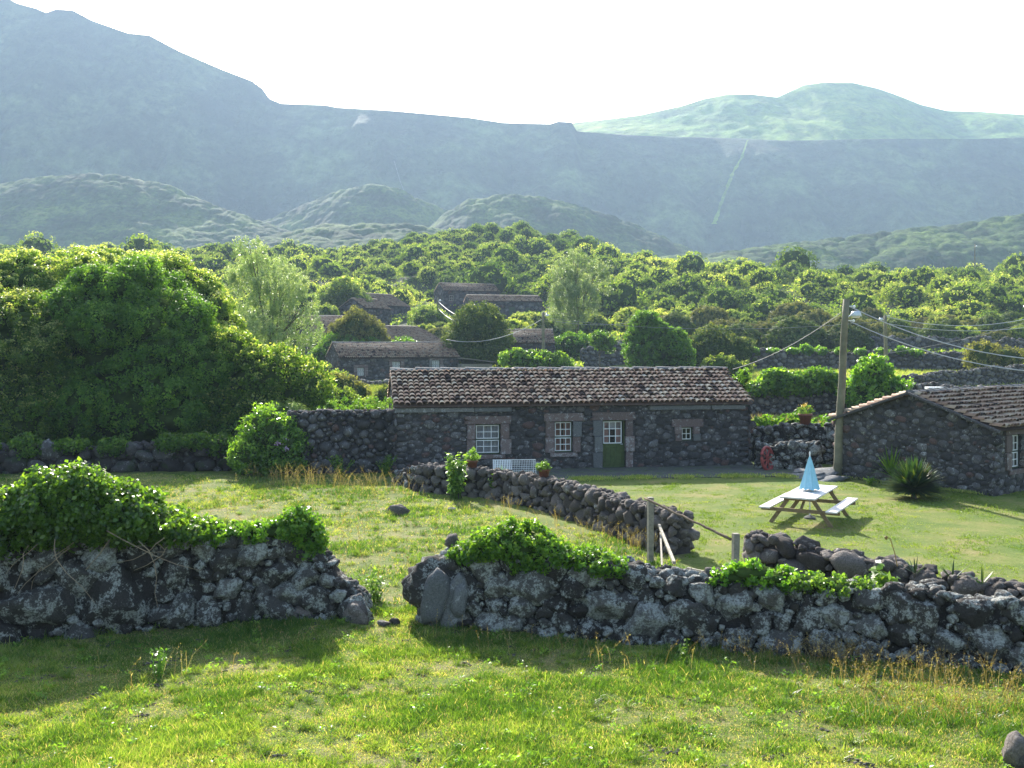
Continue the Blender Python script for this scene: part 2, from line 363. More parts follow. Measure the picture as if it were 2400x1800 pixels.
def profile_hill(name, pts, Yc, depth, zbase, mat, nx=500, ny=40, lump=0, lscale=8, front=.9, x0=-600, x1=3000, seed=0, gully=0, curve=0):
    """a ridge whose crest is seen along the photo points pts; it slopes forward by depth and back by depth*.6"""
    pxs = np.linspace(x0, x1, nx); crest = np.interp(pxs, [p[0] for p in pts], [p[1] for p in pts])
    Yr = Yc + curve * ((pxs - 1200) / 1200) ** 2 + (fbm(pxs / 300 + seed, pxs * 0 + seed, 3) - .5) * depth * .25
    t = np.concatenate([np.linspace(0, 1, ny), 1 + np.linspace(.03, 1, max(6, ny // 4))])
    TT, PX = np.meshgrid(t, pxs, indexing='ij'); CR = np.broadcast_to(crest, PX.shape); YR = np.broadcast_to(Yr, PX.shape)
    Yp = YR - depth * (1 - TT) * (TT <= 1) + depth * .6 * (TT - 1) * (TT > 1)
    zc = CH + (YH - CR) / F * YR
    prof = np.where(TT <= 1, np.clip(TT, 0, 1) ** front, 1 - sm(TT, 1, 2.0) * .6)
    X = (PX - 1200) / F * YR * (1 + 0 * TT)
    Z = zbase + (zc - zbase) * prof
    if gully:
        gx = (fbm(X / 90 + seed, TT * 1.2, 5, seed) - .5) + .5 * (fbm(X / 30, TT * 2, 4, seed + 3) - .5)
        Yp = Yp + gx * gully * np.clip(TT * 4, 0, 1) * np.where(TT < 1, np.clip((1.02 - TT) * 6, 0, 1), 0)
        Z = Z + (fbm(X / 60, Yp / 60, 4, seed + 8) - .5) * gully * .5 * np.clip((1 - TT) * 4, 0, 1) * (TT < 1)
    if lump:
        c = cell(X / lscale, Yp / lscale, seed); c2 = cell(X / lscale * 2.3, Yp / lscale * 2.3, seed + 1)
        Z = Z + lump * (np.sqrt(np.clip(1 - c ** 2, 0, 1)) + .4 * np.sqrt(np.clip(1 - c2 ** 2, 0, 1)) + 2 * (fbm(X / 40, Yp / 40, 3, seed) - .5) * (TT < .9))
    V = np.stack([X.ravel(), Yp.ravel(), Z.ravel()], 1); a, b = X.shape; ix = np.arange(a * b).reshape(a, b)
    Fq = np.stack([ix[:-1, :-1].ravel(), ix[:-1, 1:].ravel(), ix[1:, 1:].ravel(), ix[1:, :-1].ravel()], 1)
    o = put(name, np_mesh(name, V, Fq, smooth=True), mat); return tag(o, kind="structure")

CREST = [(-900, -420), (-300, -150), (0, -15), (40, 8), (85, 20), (108, 30), (130, 22), (170, 24), (215, 48), (300, 78), (350, 83), (420, 120), (520, 163), (590, 190), (615, 208), (632, 232), (660, 243), (720, 245), (760, 246), (790, 252), (900, 258), (1000, 267), (1100, 276), (1180, 288), (1290, 291), (1308, 285), (1340, 287), (1352, 308), (1500, 318), (1750, 325), (1850, 330), (2000, 326), (2130, 325), (2290, 326), (2400, 322), (3000, 318)]
profile_hill("mountain", CREST, 1250, 270, -10, M['cliff'], 1100, 110, 0, 8, .8, -700, 3000, 2, gully=55)
UP = [(1250, 320), (1345, 288), (1420, 280), (1500, 270), (1600, 248), (1650, 232), (1700, 222), (1760, 221), (1822, 228), (1850, 215), (1885, 199), (1930, 193), (2000, 194), (2060, 208), (2110, 226), (2160, 246), (2220, 260), (2300, 262), (2350, 266), (2450, 272), (3000, 300)]
profile_hill("upland_hills", UP, 1500, 260, 215, M['upland'], 400, 60, 0, 8, 1.0, 1250, 3000, 4, gully=35)
profile_hill("foothills", [(-800, 500), (-200, 470), (0, 450), (100, 432), (220, 425), (300, 432), (400, 455), (500, 500), (600, 535), (700, 566), (800, 600), (1000, 700), (3000, 760)], 760, 170, -8, M['foothill'], 1100, 130, 5.0, 11, .7, -500, 1100, 11)
profile_hill("foothills", [(300, 720), (560, 560), (700, 500), (800, 462), (870, 446), (930, 455), (1000, 490), (1100, 530), (1250, 600), (1500, 720)], 900, 160, -8, M['foothill'], 800, 110, 5.0, 11, .7, 300, 1500, 12)
profile_hill("foothills", [(900, 640), (1040, 520), (1100, 484), (1180, 474), (1260, 478), (1340, 495), (1440, 525), (1540, 565), (1650, 615), (1800, 690)], 830, 150, -8, M['foothill'], 800, 110, 5.0, 11, .7, 900, 1800, 13)
profile_hill("foothills", [(300, 700), (560, 590), (760, 545), (950, 545), (1050, 560), (1250, 600), (1500, 625), (1700, 610), (1900, 585), (2100, 560), (2250, 545), (2400, 520), (2600, 490), (3000, 450)], 640, 150, -8, M['foothill'], 1100, 100, 4.5, 10, .8, 300, 2900, 14)

# ------------------------------------------------------------------ stones and dry stone walls
import bmesh
def ico(sub):
    bm = bmesh.new(); bmesh.ops.create_icosphere(bm, subdivisions=sub, radius=1)
    v = np.array([q.co[:] for q in bm.verts]); f = np.array([[q.index for q in p.verts] for p in bm.faces]); bm.free(); return v, f
ICO = {k: ico(k) for k in (1, 2, 3, 4)}
def randrot(n, r):
    q = r.normal(size=(n, 4)); q /= np.linalg.norm(q, axis=1)[:, None]; a, b, c, d = q.T
    return np.stack([1 - 2 * (c * c + d * d), 2 * (b * c - a * d), 2 * (b * d + a * c), 2 * (b * c + a * d), 1 - 2 * (b * b + d * d), 2 * (c * d - a * b),
                     2 * (b * d - a * c), 2 * (c * d + a * b), 1 - 2 * (b * b + c * c)], 1).reshape(n, 3, 3)
def stones(C, Rd, A, B, r, sub=2, facets=13, lo=.5, tint=None, rough=.03):
    """angular boulders at C with half sizes Rd along A (wall direction), B (wall normal) and A x B"""
    T, Fc = ICO[sub]; n = len(C)
    if n == 0: return np.zeros((0, 3)), np.zeros((0, 3), int), np.zeros(0)
    P = r.normal(size=(n, facets, 3)); P /= np.linalg.norm(P, axis=2)[:, :, None]
    D = r.uniform(lo, .88, (n, facets))
    dots = np.einsum('vk,nfk->nvf', T, P)
    rad = np.where(dots > .05, D[:, None, :] / np.maximum(dots, .05), 9).min(2); rad = np.minimum(rad, 1.0)
    rad *= 1 + (rough if sub < 3 else rough * .5) * r.normal(size=rad.shape)
    if sub >= 3:
        ph = r.uniform(0, 50, n)[:, None]; rad = rad * (1 + .34 * (np.abs(fbm(T[None, :, 0] * 3.2 + ph, T[None, :, 1] * 3 + T[None, :, 2] * 2.3 + ph, 4) - .5) * 2 - .3))
    L = T[None] * rad[:, :, None]
    W = np.cross(A, B)
    tw = r.normal(0, .18, n); A2 = A * np.cos(tw)[:, None] + W * np.sin(tw)[:, None]; W2 = -A * np.sin(tw)[:, None] + W * np.cos(tw)[:, None]
    V = C[:, None] + L[:, :, 0:1] * (Rd[:, 0:1] * A2)[:, None] + L[:, :, 1:2] * (Rd[:, 1:2] * B)[:, None] + L[:, :, 2:3] * (Rd[:, 2:3] * W2)[:, None]
    Fa = (Fc[None] + (np.arange(n) * len(T))[:, None, None]).reshape(-1, 3)
    t = r.uniform(0, 1, n) if tint is None else tint
    return V.reshape(-1, 3), Fa, np.repeat(t, len(T))
def joinm(parts):
    V = []; Fa = []; T = []; b = 0
    for v, f, t in parts:
        V.append(v); Fa.append(np.asarray(f) + b); T.append(t); b += len(v)
    return np.concatenate(V), np.concatenate(Fa), np.concatenate(T)
def pack(W, Hf, sizes, r, asp=1.3, excl=(), dens=1.0, zlo=0):
    S = np.zeros(0); Z = np.zeros(0); Q = np.zeros(0); Hm = max(Hf(x) for x in np.linspace(0, W, 30))
    for rr in sizes:
        nc = int(W * Hm / (rr * rr) * 2.4 * dens)
        cs = r.uniform(0, W, nc); cz = r.uniform(zlo, Hm, nc); cr = rr * r.uniform(.8, 1.25, nc)
        for a, z, q in zip(cs, cz, cr):
            if z > Hf(a) - q * .6 or any(x0 - q * .8 < a < x1 + q * .8 and z0 - q * .7 < z < z1 + q * .7 for x0, x1, z0, z1 in excl): continue
            if len(S) and (((S - a) / asp) ** 2 + (Z - z) ** 2 < ((Q + q) * .80) ** 2).any(): continue
            S = np.append(S, a); Z = np.append(Z, z); Q = np.append(Q, q)
    return S, Z, Q
def stone_wall(name, label, cat, path, mat, tb=.8, tt=.5, sizes=(.3, .2, .13, .08), seed=1, sub=2, group=None, hn=.08, back=True, lo=.48, base=None, big=(), zadd=None):
    r = np.random.default_rng(seed)
    P = np.array([p[:2] for p in path], float); H = np.array([p[2] for p in path], float)
    seg = np.linalg.norm(P[1:] - P[:-1], axis=1); cum = np.concatenate([[0], np.cumsum(seg)]); W = cum[-1]
    dirs = (P[1:] - P[:-1]) / seg[:, None]
    def at(s):
        s = np.asarray(s, float); x = np.interp(s, cum, P[:, 0]); y = np.interp(s, cum, P[:, 1])
        k = np.clip(np.searchsorted(cum, s, side='right') - 1, 0, len(seg) - 1); d = dirs[k]
        n = np.stack([d[..., 1], -d[..., 0]], -1); return x, y, d, n
    sgn = 1.0
    hh = lambda s: np.interp(s, cum, H) + hn * 2 * (fbm(np.asarray(s) * 1.3 + seed * 7.3, np.asarray(s) * 0 + 3, 3) - .5)
    parts = []
    def place(S, Z, Q, side, thickscale=1.0):
        x, y, d, n = at(S); h = hh(S); f = np.clip(Z / np.maximum(h, .1), 0, 1)
        off = (tb * (1 - f) + tt * f) / 2 - Q * .45
        gz = ground(x, y) if base is None else base
        C = np.stack([x + n[:, 0] * off * side, y + n[:, 1] * off * side, gz + Z], 1)
        A = np.concatenate([d, np.zeros((len(S), 1))], 1); B = np.concatenate([n * side, np.zeros((len(S), 1))], 1)
        if side < 0: A = -A
        Rd = np.stack([Q * r.uniform(1.3, 1.75, len(Q)), Q * r.uniform(.95, 1.3, len(Q)) * thickscale, Q * r.uniform(1.1, 1.4, len(Q))], 1)
        for m_, sb in ((Q > .1, sub + (sub == 3 and side > 0 and tb > .9)), ((Q <= .1) & (Q > .06), sub), (Q <= .06, max(1, sub - 1))):
            if m_.any(): parts.append(stones(C[m_], Rd[m_], A[m_], B[m_], r, sb, lo=lo))
    S, Z, Q = pack(W, lambda a: float(hh(a)), sizes, r)
    for (a, z, q) in big:
        k = (((S - a) / 1.3) ** 2 + (Z - z) ** 2) > (q * .72) ** 2; S, Z, Q = S[k], Z[k], Q[k]
    if big: S = np.append(S, [b[0] for b in big]); Z = np.append(Z, [b[1] for b in big]); Q = np.append(Q, [b[2] for b in big])
    place(S, Z, Q, 1)
    if back:
        S, Z, Q = pack(W, lambda a: float(hh(a)), sizes[:3], r, dens=.6); place(S, Z, Q, -1)
    nt_ = int(W * tt / (sizes[1] ** 2) * .55)                    # loose stones on the crest
    S = r.uniform(0, W, nt_); x, y, d, n = at(S); h = hh(S); q = sizes[1] * r.uniform(.5, 1.05, nt_); o = r.uniform(-.5, .5, nt_) * (tt - .05)
    gz = ground(x, y) if base is None else base
    C = np.stack([x + n[:, 0] * o, y + n[:, 1] * o, gz + h - q * .35], 1); A = np.concatenate([d, np.zeros((nt_, 1))], 1); B = np.concatenate([n, np.zeros((nt_, 1))], 1)
    parts.append(stones(C, np.stack([q * 1.25, q, q * .8], 1), A, B, r, sub, lo=lo))
    for e in (0, W):                                             # the two ends
        k = int(6 + 14 * tb * H.mean() / (sizes[1] * 8)); e_ = np.full(k, e); x, y, d, n = at(e_); h = hh(e_); zz = r.uniform(0, 1, k) * h * .95; q = sizes[1] * r.uniform(.7, 1.1, k); o = r.uniform(-.5, .5, k) * tb * .8 * (1 - .4 * zz / h)
        gz = ground(x, y) if base is None else base
        C = np.stack([x + n[:, 0] * o, y + n[:, 1] * o, gz + zz], 1)
        parts.append(stones(C, np.stack([q, q * 1.2, q], 1), np.concatenate([d, np.zeros((k, 1))], 1), np.concatenate([n, np.zeros((k, 1))], 1), r, sub, lo=lo))
    ns = max(2, int(W / .4)); s = np.linspace(0, W, ns); x, y, d, n = at(s); h = hh(s); gz = ground(x, y) if base is None else base + 0 * x
    ins = min(.13, sizes[-1] * 1.6)
    ring = np.stack([np.stack([x + n[:, 0] * k, y + n[:, 1] * k, gz + zz], 1) for k, zz in ((tb / 2 - ins, -.3 + 0 * h), (tt / 2 - ins, h - ins), (-tt / 2 + ins, h - ins), (-tb / 2 + ins, -.3 + 0 * h))], 1).reshape(-1, 3)
    Ff = []
    for i in range(ns - 1):
        for k in range(3):
            a, b, c, e = i * 4 + k, (i + 1) * 4 + k, (i + 1) * 4 + k + 1, i * 4 + k + 1; Ff += [(a, b, c), (a, c, e)]
    Ff += [(0, 1, 2), (0, 2, 3)]; q = (ns - 1) * 4; Ff += [(q, q + 2, q + 1), (q, q + 3, q + 2)]
    parts.append((ring, np.array(Ff), np.full(len(ring), .02)))
    V, Fa, T = joinm(parts)
    o = put(name, np_mesh(name, V, Fa, T), mat); return tag(o, label, cat, group), at, hh

def gp(x, y, h=0):                                  # ground plan point (X, Y) whose ground shows at photo pixel (x, y)
    Y = 12.0
    for _ in range(60):
        Y = .5 * Y + .5 * F * (CH - g((x - 1200) / F * Y, Y)) / max(y - YH, 4)
    return ((x - 1200) / F * Y, Y)
def gph(x, y, h): X, Y = gp(x, y); return (X, Y, h)

stone_wall("dry_stone_wall", "tall lichened stone wall under ivy at the near left, stepping down to the gap", "stone wall",
    [(-11.5, 16.6, 1.55), (-8, 16.75, 1.5), (-6.2, 17.4, 1.45), (-4.6, 17.9, 1.45), (-3.75, 18.05, 1.35), (-3.3, 18.0, .95), (-2.95, 17.9, .62), (-2.62, 17.8, .35)],
    M['wallstone'], .95, .62, (.24, .15, .11, .075, .05), 3, 3, big=((4.9, .62, .62), (3.65, .48, .47), (2.6, .75, .36), (6.0, .3, .3), (7.8, .4, .33)), hn=.07)
stone_wall("dry_stone_wall", "long lichened stone wall running from the gap to the right edge, vines on its crest", "stone wall",
    [(-1.52, 18.0, .85), (-1.2, 18.0, 1.12), (.4, 17.3, 1.22), (1.6, 17.05, 1.15), (2.4, 16.85, .98), (3.4, 16.6, .98), (4.2, 16.3, 1.08), (5.6, 15.8, .98), (7.0, 15.2, .95), (8.8, 14.4, .95), (11, 13.4, .95)],
    M['wallstone'], 1.15, .7, (.22, .15, .11, .075, .05), 5, 3, hn=.15, big=((.5, .55, .5), (2.1, .75, .34), (3.3, .55, .33), (3.9, .3, .34), (4.5, .5, .3), (5.4, .65, .26), (7.9, .75, .24), (8.9, .72, .25)))
stone_wall("garden_wall", "rounded dark stones of the garden wall leading from the cottage window to the gate posts", "stone wall",
    [(-2.9, 33.0, .8), (-2.2, 32.5, .85), (-.66, 31.7, .85), (.93, 29.6, .88), (2.24, 26.9, .9), (3.05, 24.6, .92), (3.85, 23.1, .9)], M['gardenstone'], .75, .45, (.19, .14, .1, .07), 7, 3, hn=.08, lo=.46)
stone_wall("garden_wall", "low dark stone wall between the lawn and the near wall, starting at the right gate post", "stone wall",
    [(4.85, 20.6, .95), (6.3, 19.1, .85), (7.6, 17.7, .8), (9.2, 16.2, .8), (12, 13.8, .8)], M['gardenstone'], .8, .55, (.22, .16, .11, .08), 8, 3, hn=.1, lo=.44)
stone_wall("boulder_wall", "low shaded boulder wall below the big bushes at left", "stone wall",
    [(-24, 36, 1.1), (-19, 37.2, 1.0), (-14, 38.0, .95), (-10.5, 38.3, .9), (-7.8, 38.2, .95)], M['shadestone'], .8, .5, (.33, .22, .15, .1), 9, 3, hn=.16)
stone_wall("tall_dark_wall", "tall dark masonry wall joined to the left end of the long cottage", "stone wall",
    [(-8.2, 37.6, 2.25), (-6.3, 37.6, 2.3), (-4.2, 37.9, 2.3)], M['housestone'], .7, .55, (.2, .14, .09, .06), 10, 1, hn=.05)
stone_wall("rubble_bank", "low heap of rough stones at the foot of the tall dark wall", "stone wall",
    [(-3.75, 35.2, .3), (-3.35, 34.4, .5), (-2.95, 33.4, .7)], M['wallstone'], .8, .4, (.2, .13, .09), 11, 2)
stone_wall("courtyard_wall", "low whitish-spotted wall closing the yard between the two cottages, in front", "stone wall",
    [(9.3, 38.6, .95), (10.2, 38.4, .95), (11.4, 38.1, 1.05)], M['wallstone'], .7, .5, (.24, .16, .1), 12, 2)
stone_wall("courtyard_wall", "upper dark wall behind the yard wall, below the yellow flower pot", "stone wall",
    [(9.6, 41.5, 1.35), (11.0, 40.8, 1.5), (12.4, 40.4, 1.6), (13.8, 40, 1.6)], M['wallstone'], .7, .5, (.24, .16, .1), 13, 2)
stone_wall("field_wall", "grey field wall behind the two cottages with dark vines on its crest", "stone wall",
    [(11, 61, 1.5), (14.5, 60.5, 1.45), (18, 60.5, 1.7), (24, 60, 1.9), (30, 59, 1.8)], M['farstone'], .8, .55, (.2, .15, .1), 14, 1, hn=.25)
stone_wall("field_wall", "long grey field wall beyond the lower field, thin ivy trailing along its top", "stone wall",
    [(18, 107, 1.9), (26, 106, 2.0), (32, 106, 1.9), (40, 105, 2.0), (46, 103, 1.8), (50.5, 102, 1.2)], M['farstone'], .9, .6, (.3, .22, .16), 15, 1, hn=.3)
stone_wall("field_wall", "low field wall slanting up to the right above the right cottage roof", "stone wall",
    [(24.5, 75, 1.4), (30, 80, 1.4), (37, 86, 1.5), (46, 90, 1.7), (56, 93, 1.8)], M['farstone'], .8, .55, (.26, .18, .13), 16, 1, hn=.25)
stone_wall("field_wall", "rough dark wall at the foot of the hillside shrubs, far right", "stone wall",
    [(44, 131, 2.2), (54, 130, 2.4), (66, 128, 2.2), (74, 127, 2.2)], M['farstone'], .9, .6, (.34, .25, .18), 17, 1, hn=.5)
stone_wall("field_wall", "short grey wall showing above the long cottage roof, left of the round bush", "stone wall",
    [(4.5, 88, 1.6), (8, 88.5, 1.75), (12, 88, 1.8)], M['farstone'], .8, .55, (.26, .18, .12), 18, 1, hn=.2)
stone_wall("field_wall", "grey terrace wall under the hillside, right of the tall willow-like tree", "stone wall",
    [(8, 118, 2.5), (14, 119, 2.6), (20, 120, 2.3)], M['farstone'], .9, .6, (.3, .22, .15), 19, 1, hn=.3)
stone_wall("field_wall", "thin wall among the shrubs at the left, below the small cottage gable", "stone wall",
    [(-19.5, 98, .8), (-17.5, 96, .7), (-13, 94, .5), (-10, 93, .6)], M['farstone'], .8, .55, (.24, .17, .12), 20, 1, hn=.2)

def rock(name, label, x, y, rad, mat, seed, sink=.35, loc=None):
    r = np.random.default_rng(seed); X, Y = gp(x, y) if loc is None else loc; Z = g(X, Y) + rad[2] * (1 - sink) - rad[2] * .3
    n = 4; C = r.normal(0, .22, (n, 3)) * np.array(rad) * 1.3; C[0] = 0; Rd = np.array(rad) * r.uniform(.5, .9, (n, 1)); Rd[0] = rad
    A = np.tile([1.0, 0, 0], (n, 1)); B = np.tile([0, 1.0, 0], (n, 1))
    V, Fa, T = stones(C, Rd, A, B, r, 3, facets=8, lo=.5)
    o = put(name, np_mesh(name, V, Fa, T), mat, loc=(X, Y, Z)); return tag(o, label, "rock", "loose rocks")
rock("rock", "dark wedge-shaped rock lying in the middle of the meadow behind the gap", 930, 1205, (.36, .22, .2), M['gardenstone'], 31)
rock("rock", "small upright dark stone at the edge of the meadow by the leafy weed", 1071, 1168, (.13, .12, .18), M['gardenstone'], 32, 0)
rock("rock", "flat pale stone in the meadow grass just below the garden wall", 1058, 1196, (.18, .12, .07), M['greystone'], 33)
rock("rock", "brown boulder at the foot of the left wall beside the gap", 840, 1458, (.27, .25, .26), M['gardenstone'], 34)
rock("rock", "small brown stone lying in the gap between the two near walls", 925, 1462, (.12, .1, .09), M['gardenstone'], 35)
rock("rock", "flat little stone in the gap, left of the other", 899, 1466, (.13, .1, .06), M['gardenstone'], 36)
rock("rock", "tall smooth grey boulder leaning at the left end of the right-hand near wall", 1056, 1466, (.34, .26, .68), M['greystone'], 37, .2)
rock("rock", "jutting grey boulder at the very corner of the right-hand near wall", 1004, 1460, (.24, .26, .5), M['greystone'], 38, .2)
rock("rock", "single round stone perched on top of the right-hand wall's left end", 0, 0, (.15, .15, .15), M['gardenstone'], 39, loc=(-1.05, 17.9))
[o for o in COL.objects if o.get("label", "").startswith("single round stone")][0].location.z = 1.32
rock("rock", "purplish-brown block low in the left wall near its stepped end", 700, 1446, (.3, .18, .2), M['gardenstone'], 40)
rock("rock", "dark brown rounded rock poking into the bottom right corner", 2392, 1800, (.16, .2, .25), M['gardenstone'], 41)
rock("rock", "sunlit ledge of bare rock between the paving and the picnic lawn", 1905, 1118, (1.0, .9, .22), M['greystone'], 42, .3)

# a waterfall thread and a pale scree gully lying on the cliff
from mathutils.bvhtree import BVHTree
mo = [o for o in COL.objects if o.name == "mountain"][0]; bv = BVHTree.FromPolygons([v.co[:] for v in mo.data.vertices], [p.vertices[:] for p in mo.data.polygons])
def on_cliff(x, y): h = bv.ray_cast(Vector((0, 0, CH)), px(x, y, 100) - Vector((0, 0, CH)))[0]; return h * .9985
def ribbon(name, label, pts, wds, mat, seed=1):
    r = random.Random(seed); mb = MB(); P = []
    for (a, b), (w0, w1) in zip(zip(pts, pts[1:]), zip(wds, wds[1:])):
        for k in range(8): f = k / 8; P.append((a[0] + (b[0] - a[0]) * f + r.uniform(-.3, .3) * w0, a[1] + (b[1] - a[1]) * f, (w0 + (w1 - w0) * f) * r.uniform(.5, 1.3)))
    for p, q in zip(P, P[1:]): mb.quad(on_cliff(p[0] - p[2], p[1]), on_cliff(p[0] + p[2], p[1]), on_cliff(q[0] + q[2], q[1]), on_cliff(q[0] - q[2], q[1]))
    o = mb.build(name, mat); return tag(o, label, kind="structure")
ribbon("waterfall", "thin pale waterfall on the hazy cliff", [(924, 378), (930, 398), (938, 425), (949, 452)], [.5, .4, .6, .5], M['ridge'])
ribbon("gully", "pale grassy gully running down the cliff", [(1752, 328), (1738, 370), (1715, 410), (1700, 450), (1685, 490), (1672, 530)], [2, 3.5, 4.5, 3, 4.5, 6], M['upland'], 2)

# ------------------------------------------------------------------ houses
def tiles_np(L, slope_len, r, cw=.205, rl=.34, sub=6):
    """barrel tiles over a slope: x along the eave, y up the slope, z off the surface"""
    nc = int(L / cw); cw = L / nc; nr = int(math.ceil(slope_len / rl)); rl = slope_len / nr
    th = np.linspace(0, math.pi, sub + 1)
    tp = []
    for rad, yy in ((.112, 0), (.112, 0), (.088, 1)):
        tp.append(np.stack([-np.cos(th) * rad, np.full(sub + 1, float(yy)), np.sin(th) * rad * .95], 1))
    tp[0] *= np.array([.84, 1, .84]); T = np.concatenate(tp); n1 = sub + 1
    Fc = []
    for a in (0, 1):
        for k in range(sub): Fc.append((a * n1 + k, a * n1 + k + 1, (a + 1) * n1 + k + 1, (a + 1) * n1 + k))
    Fc = np.array(Fc)
    I, J = np.meshgrid(np.arange(nc), np.arange(nr), indexing='ij'); I = I.ravel(); J = J.ravel(); n = len(I)
    wob = (fbm(I * .13, J * .2, 2, 5) - .5) * .12
    ox = (I + .5) * cw + r.normal(0, .008, n); oy = J * rl - .03 + r.normal(0, .018, n) + wob * .5; ln = rl * 1.22 * r.uniform(.95, 1.05, n)
    V = np.repeat(T[None], n, 0); V[:, :, 0] *= r.uniform(.93, 1.08, n)[:, None] * cw / .205
    skew = r.normal(0, .05, n)
    V[:, :, 0] += skew[:, None] * V[:, :, 1] * .3
    lift = .092 * (1 - V[:, :, 1]) + r.uniform(-.006, .012, n)[:, None]
    V[:, :, 1] *= ln[:, None]
    V[:, :, 0] += ox[:, None]; V[:, :, 1] += oy[:, None]; V[:, :, 2] = V[:, :, 2] + lift + .015 + wob[:, None] * .2
    Fa = (Fc[None] + (np.arange(n) * len(T))[:, None, None]).reshape(-1, 4)
    t = np.clip(r.beta(2.8, 1.9, n) + .15 * (fbm(I * .2, J * .3, 3, 9) - .5), 0, 1); t[r.random(n) < .05] = .05
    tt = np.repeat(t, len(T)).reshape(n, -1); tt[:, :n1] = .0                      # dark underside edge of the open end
    return V.reshape(-1, 3), Fa, tt.ravel()
def face_stones(W, Hf, sizes, r, excl, to3, A, B, sub=1, asp=1.5, prot=.05):
    S, Z, Q = pack(W, Hf, sizes, r, asp, excl)
    C = to3(S, Z); n = len(S)
    Rd = np.stack([Q * asp * r.uniform(1.05, 1.3, n), np.full(n, prot) * r.uniform(.6, 1.3, n), Q * r.uniform(1.08, 1.32, n)], 1)
    return stones(C, Rd, np.tile(A, (n, 1)).astype(float), np.tile(B, (n, 1)).astype(float), r, sub, facets=7, lo=.62, rough=.04)
def cottage(label, loc, ang, L, D, he, rise, openings=(), tile=None, sizes=(.2, .14, .09), seed=1, stone='housestone', name="stone_cottage", group="stone cottages",
            sides=(True, True), eave=.16, verge=.06, caps=True, cw=.205, capstep=.95, dark=(), found=3.0, bt=1.0):
    r = np.random.default_rng(seed); tile = tile or M['tile']
    root = thing(name, label, "cottage", loc, R(ang), group)
    holes = [(u, u + ww, z, z + hh) for (k, u, z, ww, hh) in openings]
    parts = []; mb = MB(); yi = .02
    # front skin with openings
    us_ = sorted({0, L, *[h[0] for h in holes], *[h[1] for h in holes]}); zs_ = sorted({-found, he, *[h[2] for h in holes], *[h[3] for h in holes]})
    for a, b in zip(us_, us_[1:]):
        for c, d in zip(zs_, zs_[1:]):
            mu, mz = (a + b) / 2, (c + d) / 2
            if any(h[0] < mu < h[1] and h[2] < mz < h[3] for h in holes): continue
            mb.quad((a, yi, c), (b, yi, c), (b, yi, d), (a, yi, d))
    dd = .42
    for a, b, c, d in holes:
        mb.quad((a, yi, c), (a, yi, d), (a, dd, d), (a, dd, c)); mb.quad((b, yi, c), (b, dd, c), (b, dd, d), (b, yi, d))
        mb.quad((a, yi, d), (b, yi, d), (b, dd, d), (a, dd, d)); mb.quad((a, yi, c), (a, dd, c), (b, dd, c), (b, yi, c)); mb.quad((a, dd, c), (b, dd, c), (b, dd, d), (a, dd, d), 0)
    mb.quad((L, D, -found), (0, D, -found), (0, D, he), (L, D, he))
    for x in (0.02, L - .02): mb.add([(x, yi, -found), (x, D, -found), (x, D, he), (x, D / 2, he + rise), (x, yi, he)], [(0, 1, 2, 3, 4)])
    fv = np.array(mb.v); ff = []
    for f in mb.f:
        for k in range(1, len(f) - 1): ff.append((f[0], f[k], f[k + 1]))
    parts.append((fv, np.array(ff), np.full(len(fv), .15)))
    ex = [(h[0] - .05, h[1] + .05, h[2], h[3] + .05) for h in holes]
    sc_ = [] if not holes else [(h[0] - .34, h[1] + .34, h[2] - .1, h[3] + .3) for h, o_ in zip(holes, openings) if o_[0] in ('sash', 'door', 'small')]
    parts.append(face_stones(L, lambda a: he, sizes, r, ex + sc_, lambda S, Z: np.stack([S, np.full(len(S), .035), Z], 1), (1, 0, 0), (0, -1, 0)))
    gh = lambda a: he + rise * (1 - abs(a - D / 2) / (D / 2)) - .02
    if sides[0]: parts.append(face_stones(D, gh, sizes, r, (), lambda S, Z: np.stack([np.full(len(S), .035), D - S, Z], 1), (0, -1, 0), (-1, 0, 0)))
    if sides[1]: parts.append(face_stones(D, gh, sizes, r, (), lambda S, Z: np.stack([np.full(len(S), L - .035), S, Z], 1), (0, 1, 0), (1, 0, 0)))
    for x in ([0.05, L - .05] if sizes[0] > .1 else []):                      # big corner stones
        z = .1
        while z < he - .15:
            hq = r.uniform(.16, .24); k = r.uniform(.25, .4)
            parts.append(stones(np.array([[x + (k * .5 if x < 1 else -k * .5), .12, z + hq / 2]]), np.array([[k * .8, .2, hq * .62]]), np.array([[1., 0, 0]]), np.array([[0, -1., 0]]), r, 2, lo=.75)); z += hq
    V, Fa, T = joinm(parts); put("wall", np_mesh("wall", V, Fa, T), M[stone], root)
    # roof
    sl = math.hypot(D / 2, rise); cs, sn = D / 2 / sl, rise / sl; full = sl + eave
    rp = []
    tv, tf, ttn = tiles_np(L + 2 * verge, full, r, cw)
    for side in (0, 1):
        x, y, z = tv.T
        yy = -eave * cs + y * cs - z * sn; zz = he - eave * sn + y * sn + z * cs + .03
        if side: rp.append((np.stack([L - (x - verge), D - yy, zz], 1), tf, ttn))
        else: rp.append((np.stack([x - verge, yy, zz], 1), tf, ttn))
    V, Fa, T = joinm(rp)
    e = [(-verge, -eave * cs, he - eave * sn), (L + verge, -eave * cs, he - eave * sn), (L + verge, D / 2, he + rise), (-verge, D / 2, he + rise), (-verge, D + eave * cs, he - eave * sn), (L + verge, D + eave * cs, he - eave * sn)]
    e = np.array(e + [(a, b, c + .035) for a, b, c in e]); b0 = len(V)
    fq = [(6, 7, 8, 9), (9, 8, 11, 10), (3, 2, 1, 0), (4, 5, 2, 3), (0, 1, 7, 6), (5, 4, 10, 11), (0, 6, 9, 3), (3, 9, 10, 4), (1, 2, 8, 7), (2, 5, 11, 8)]
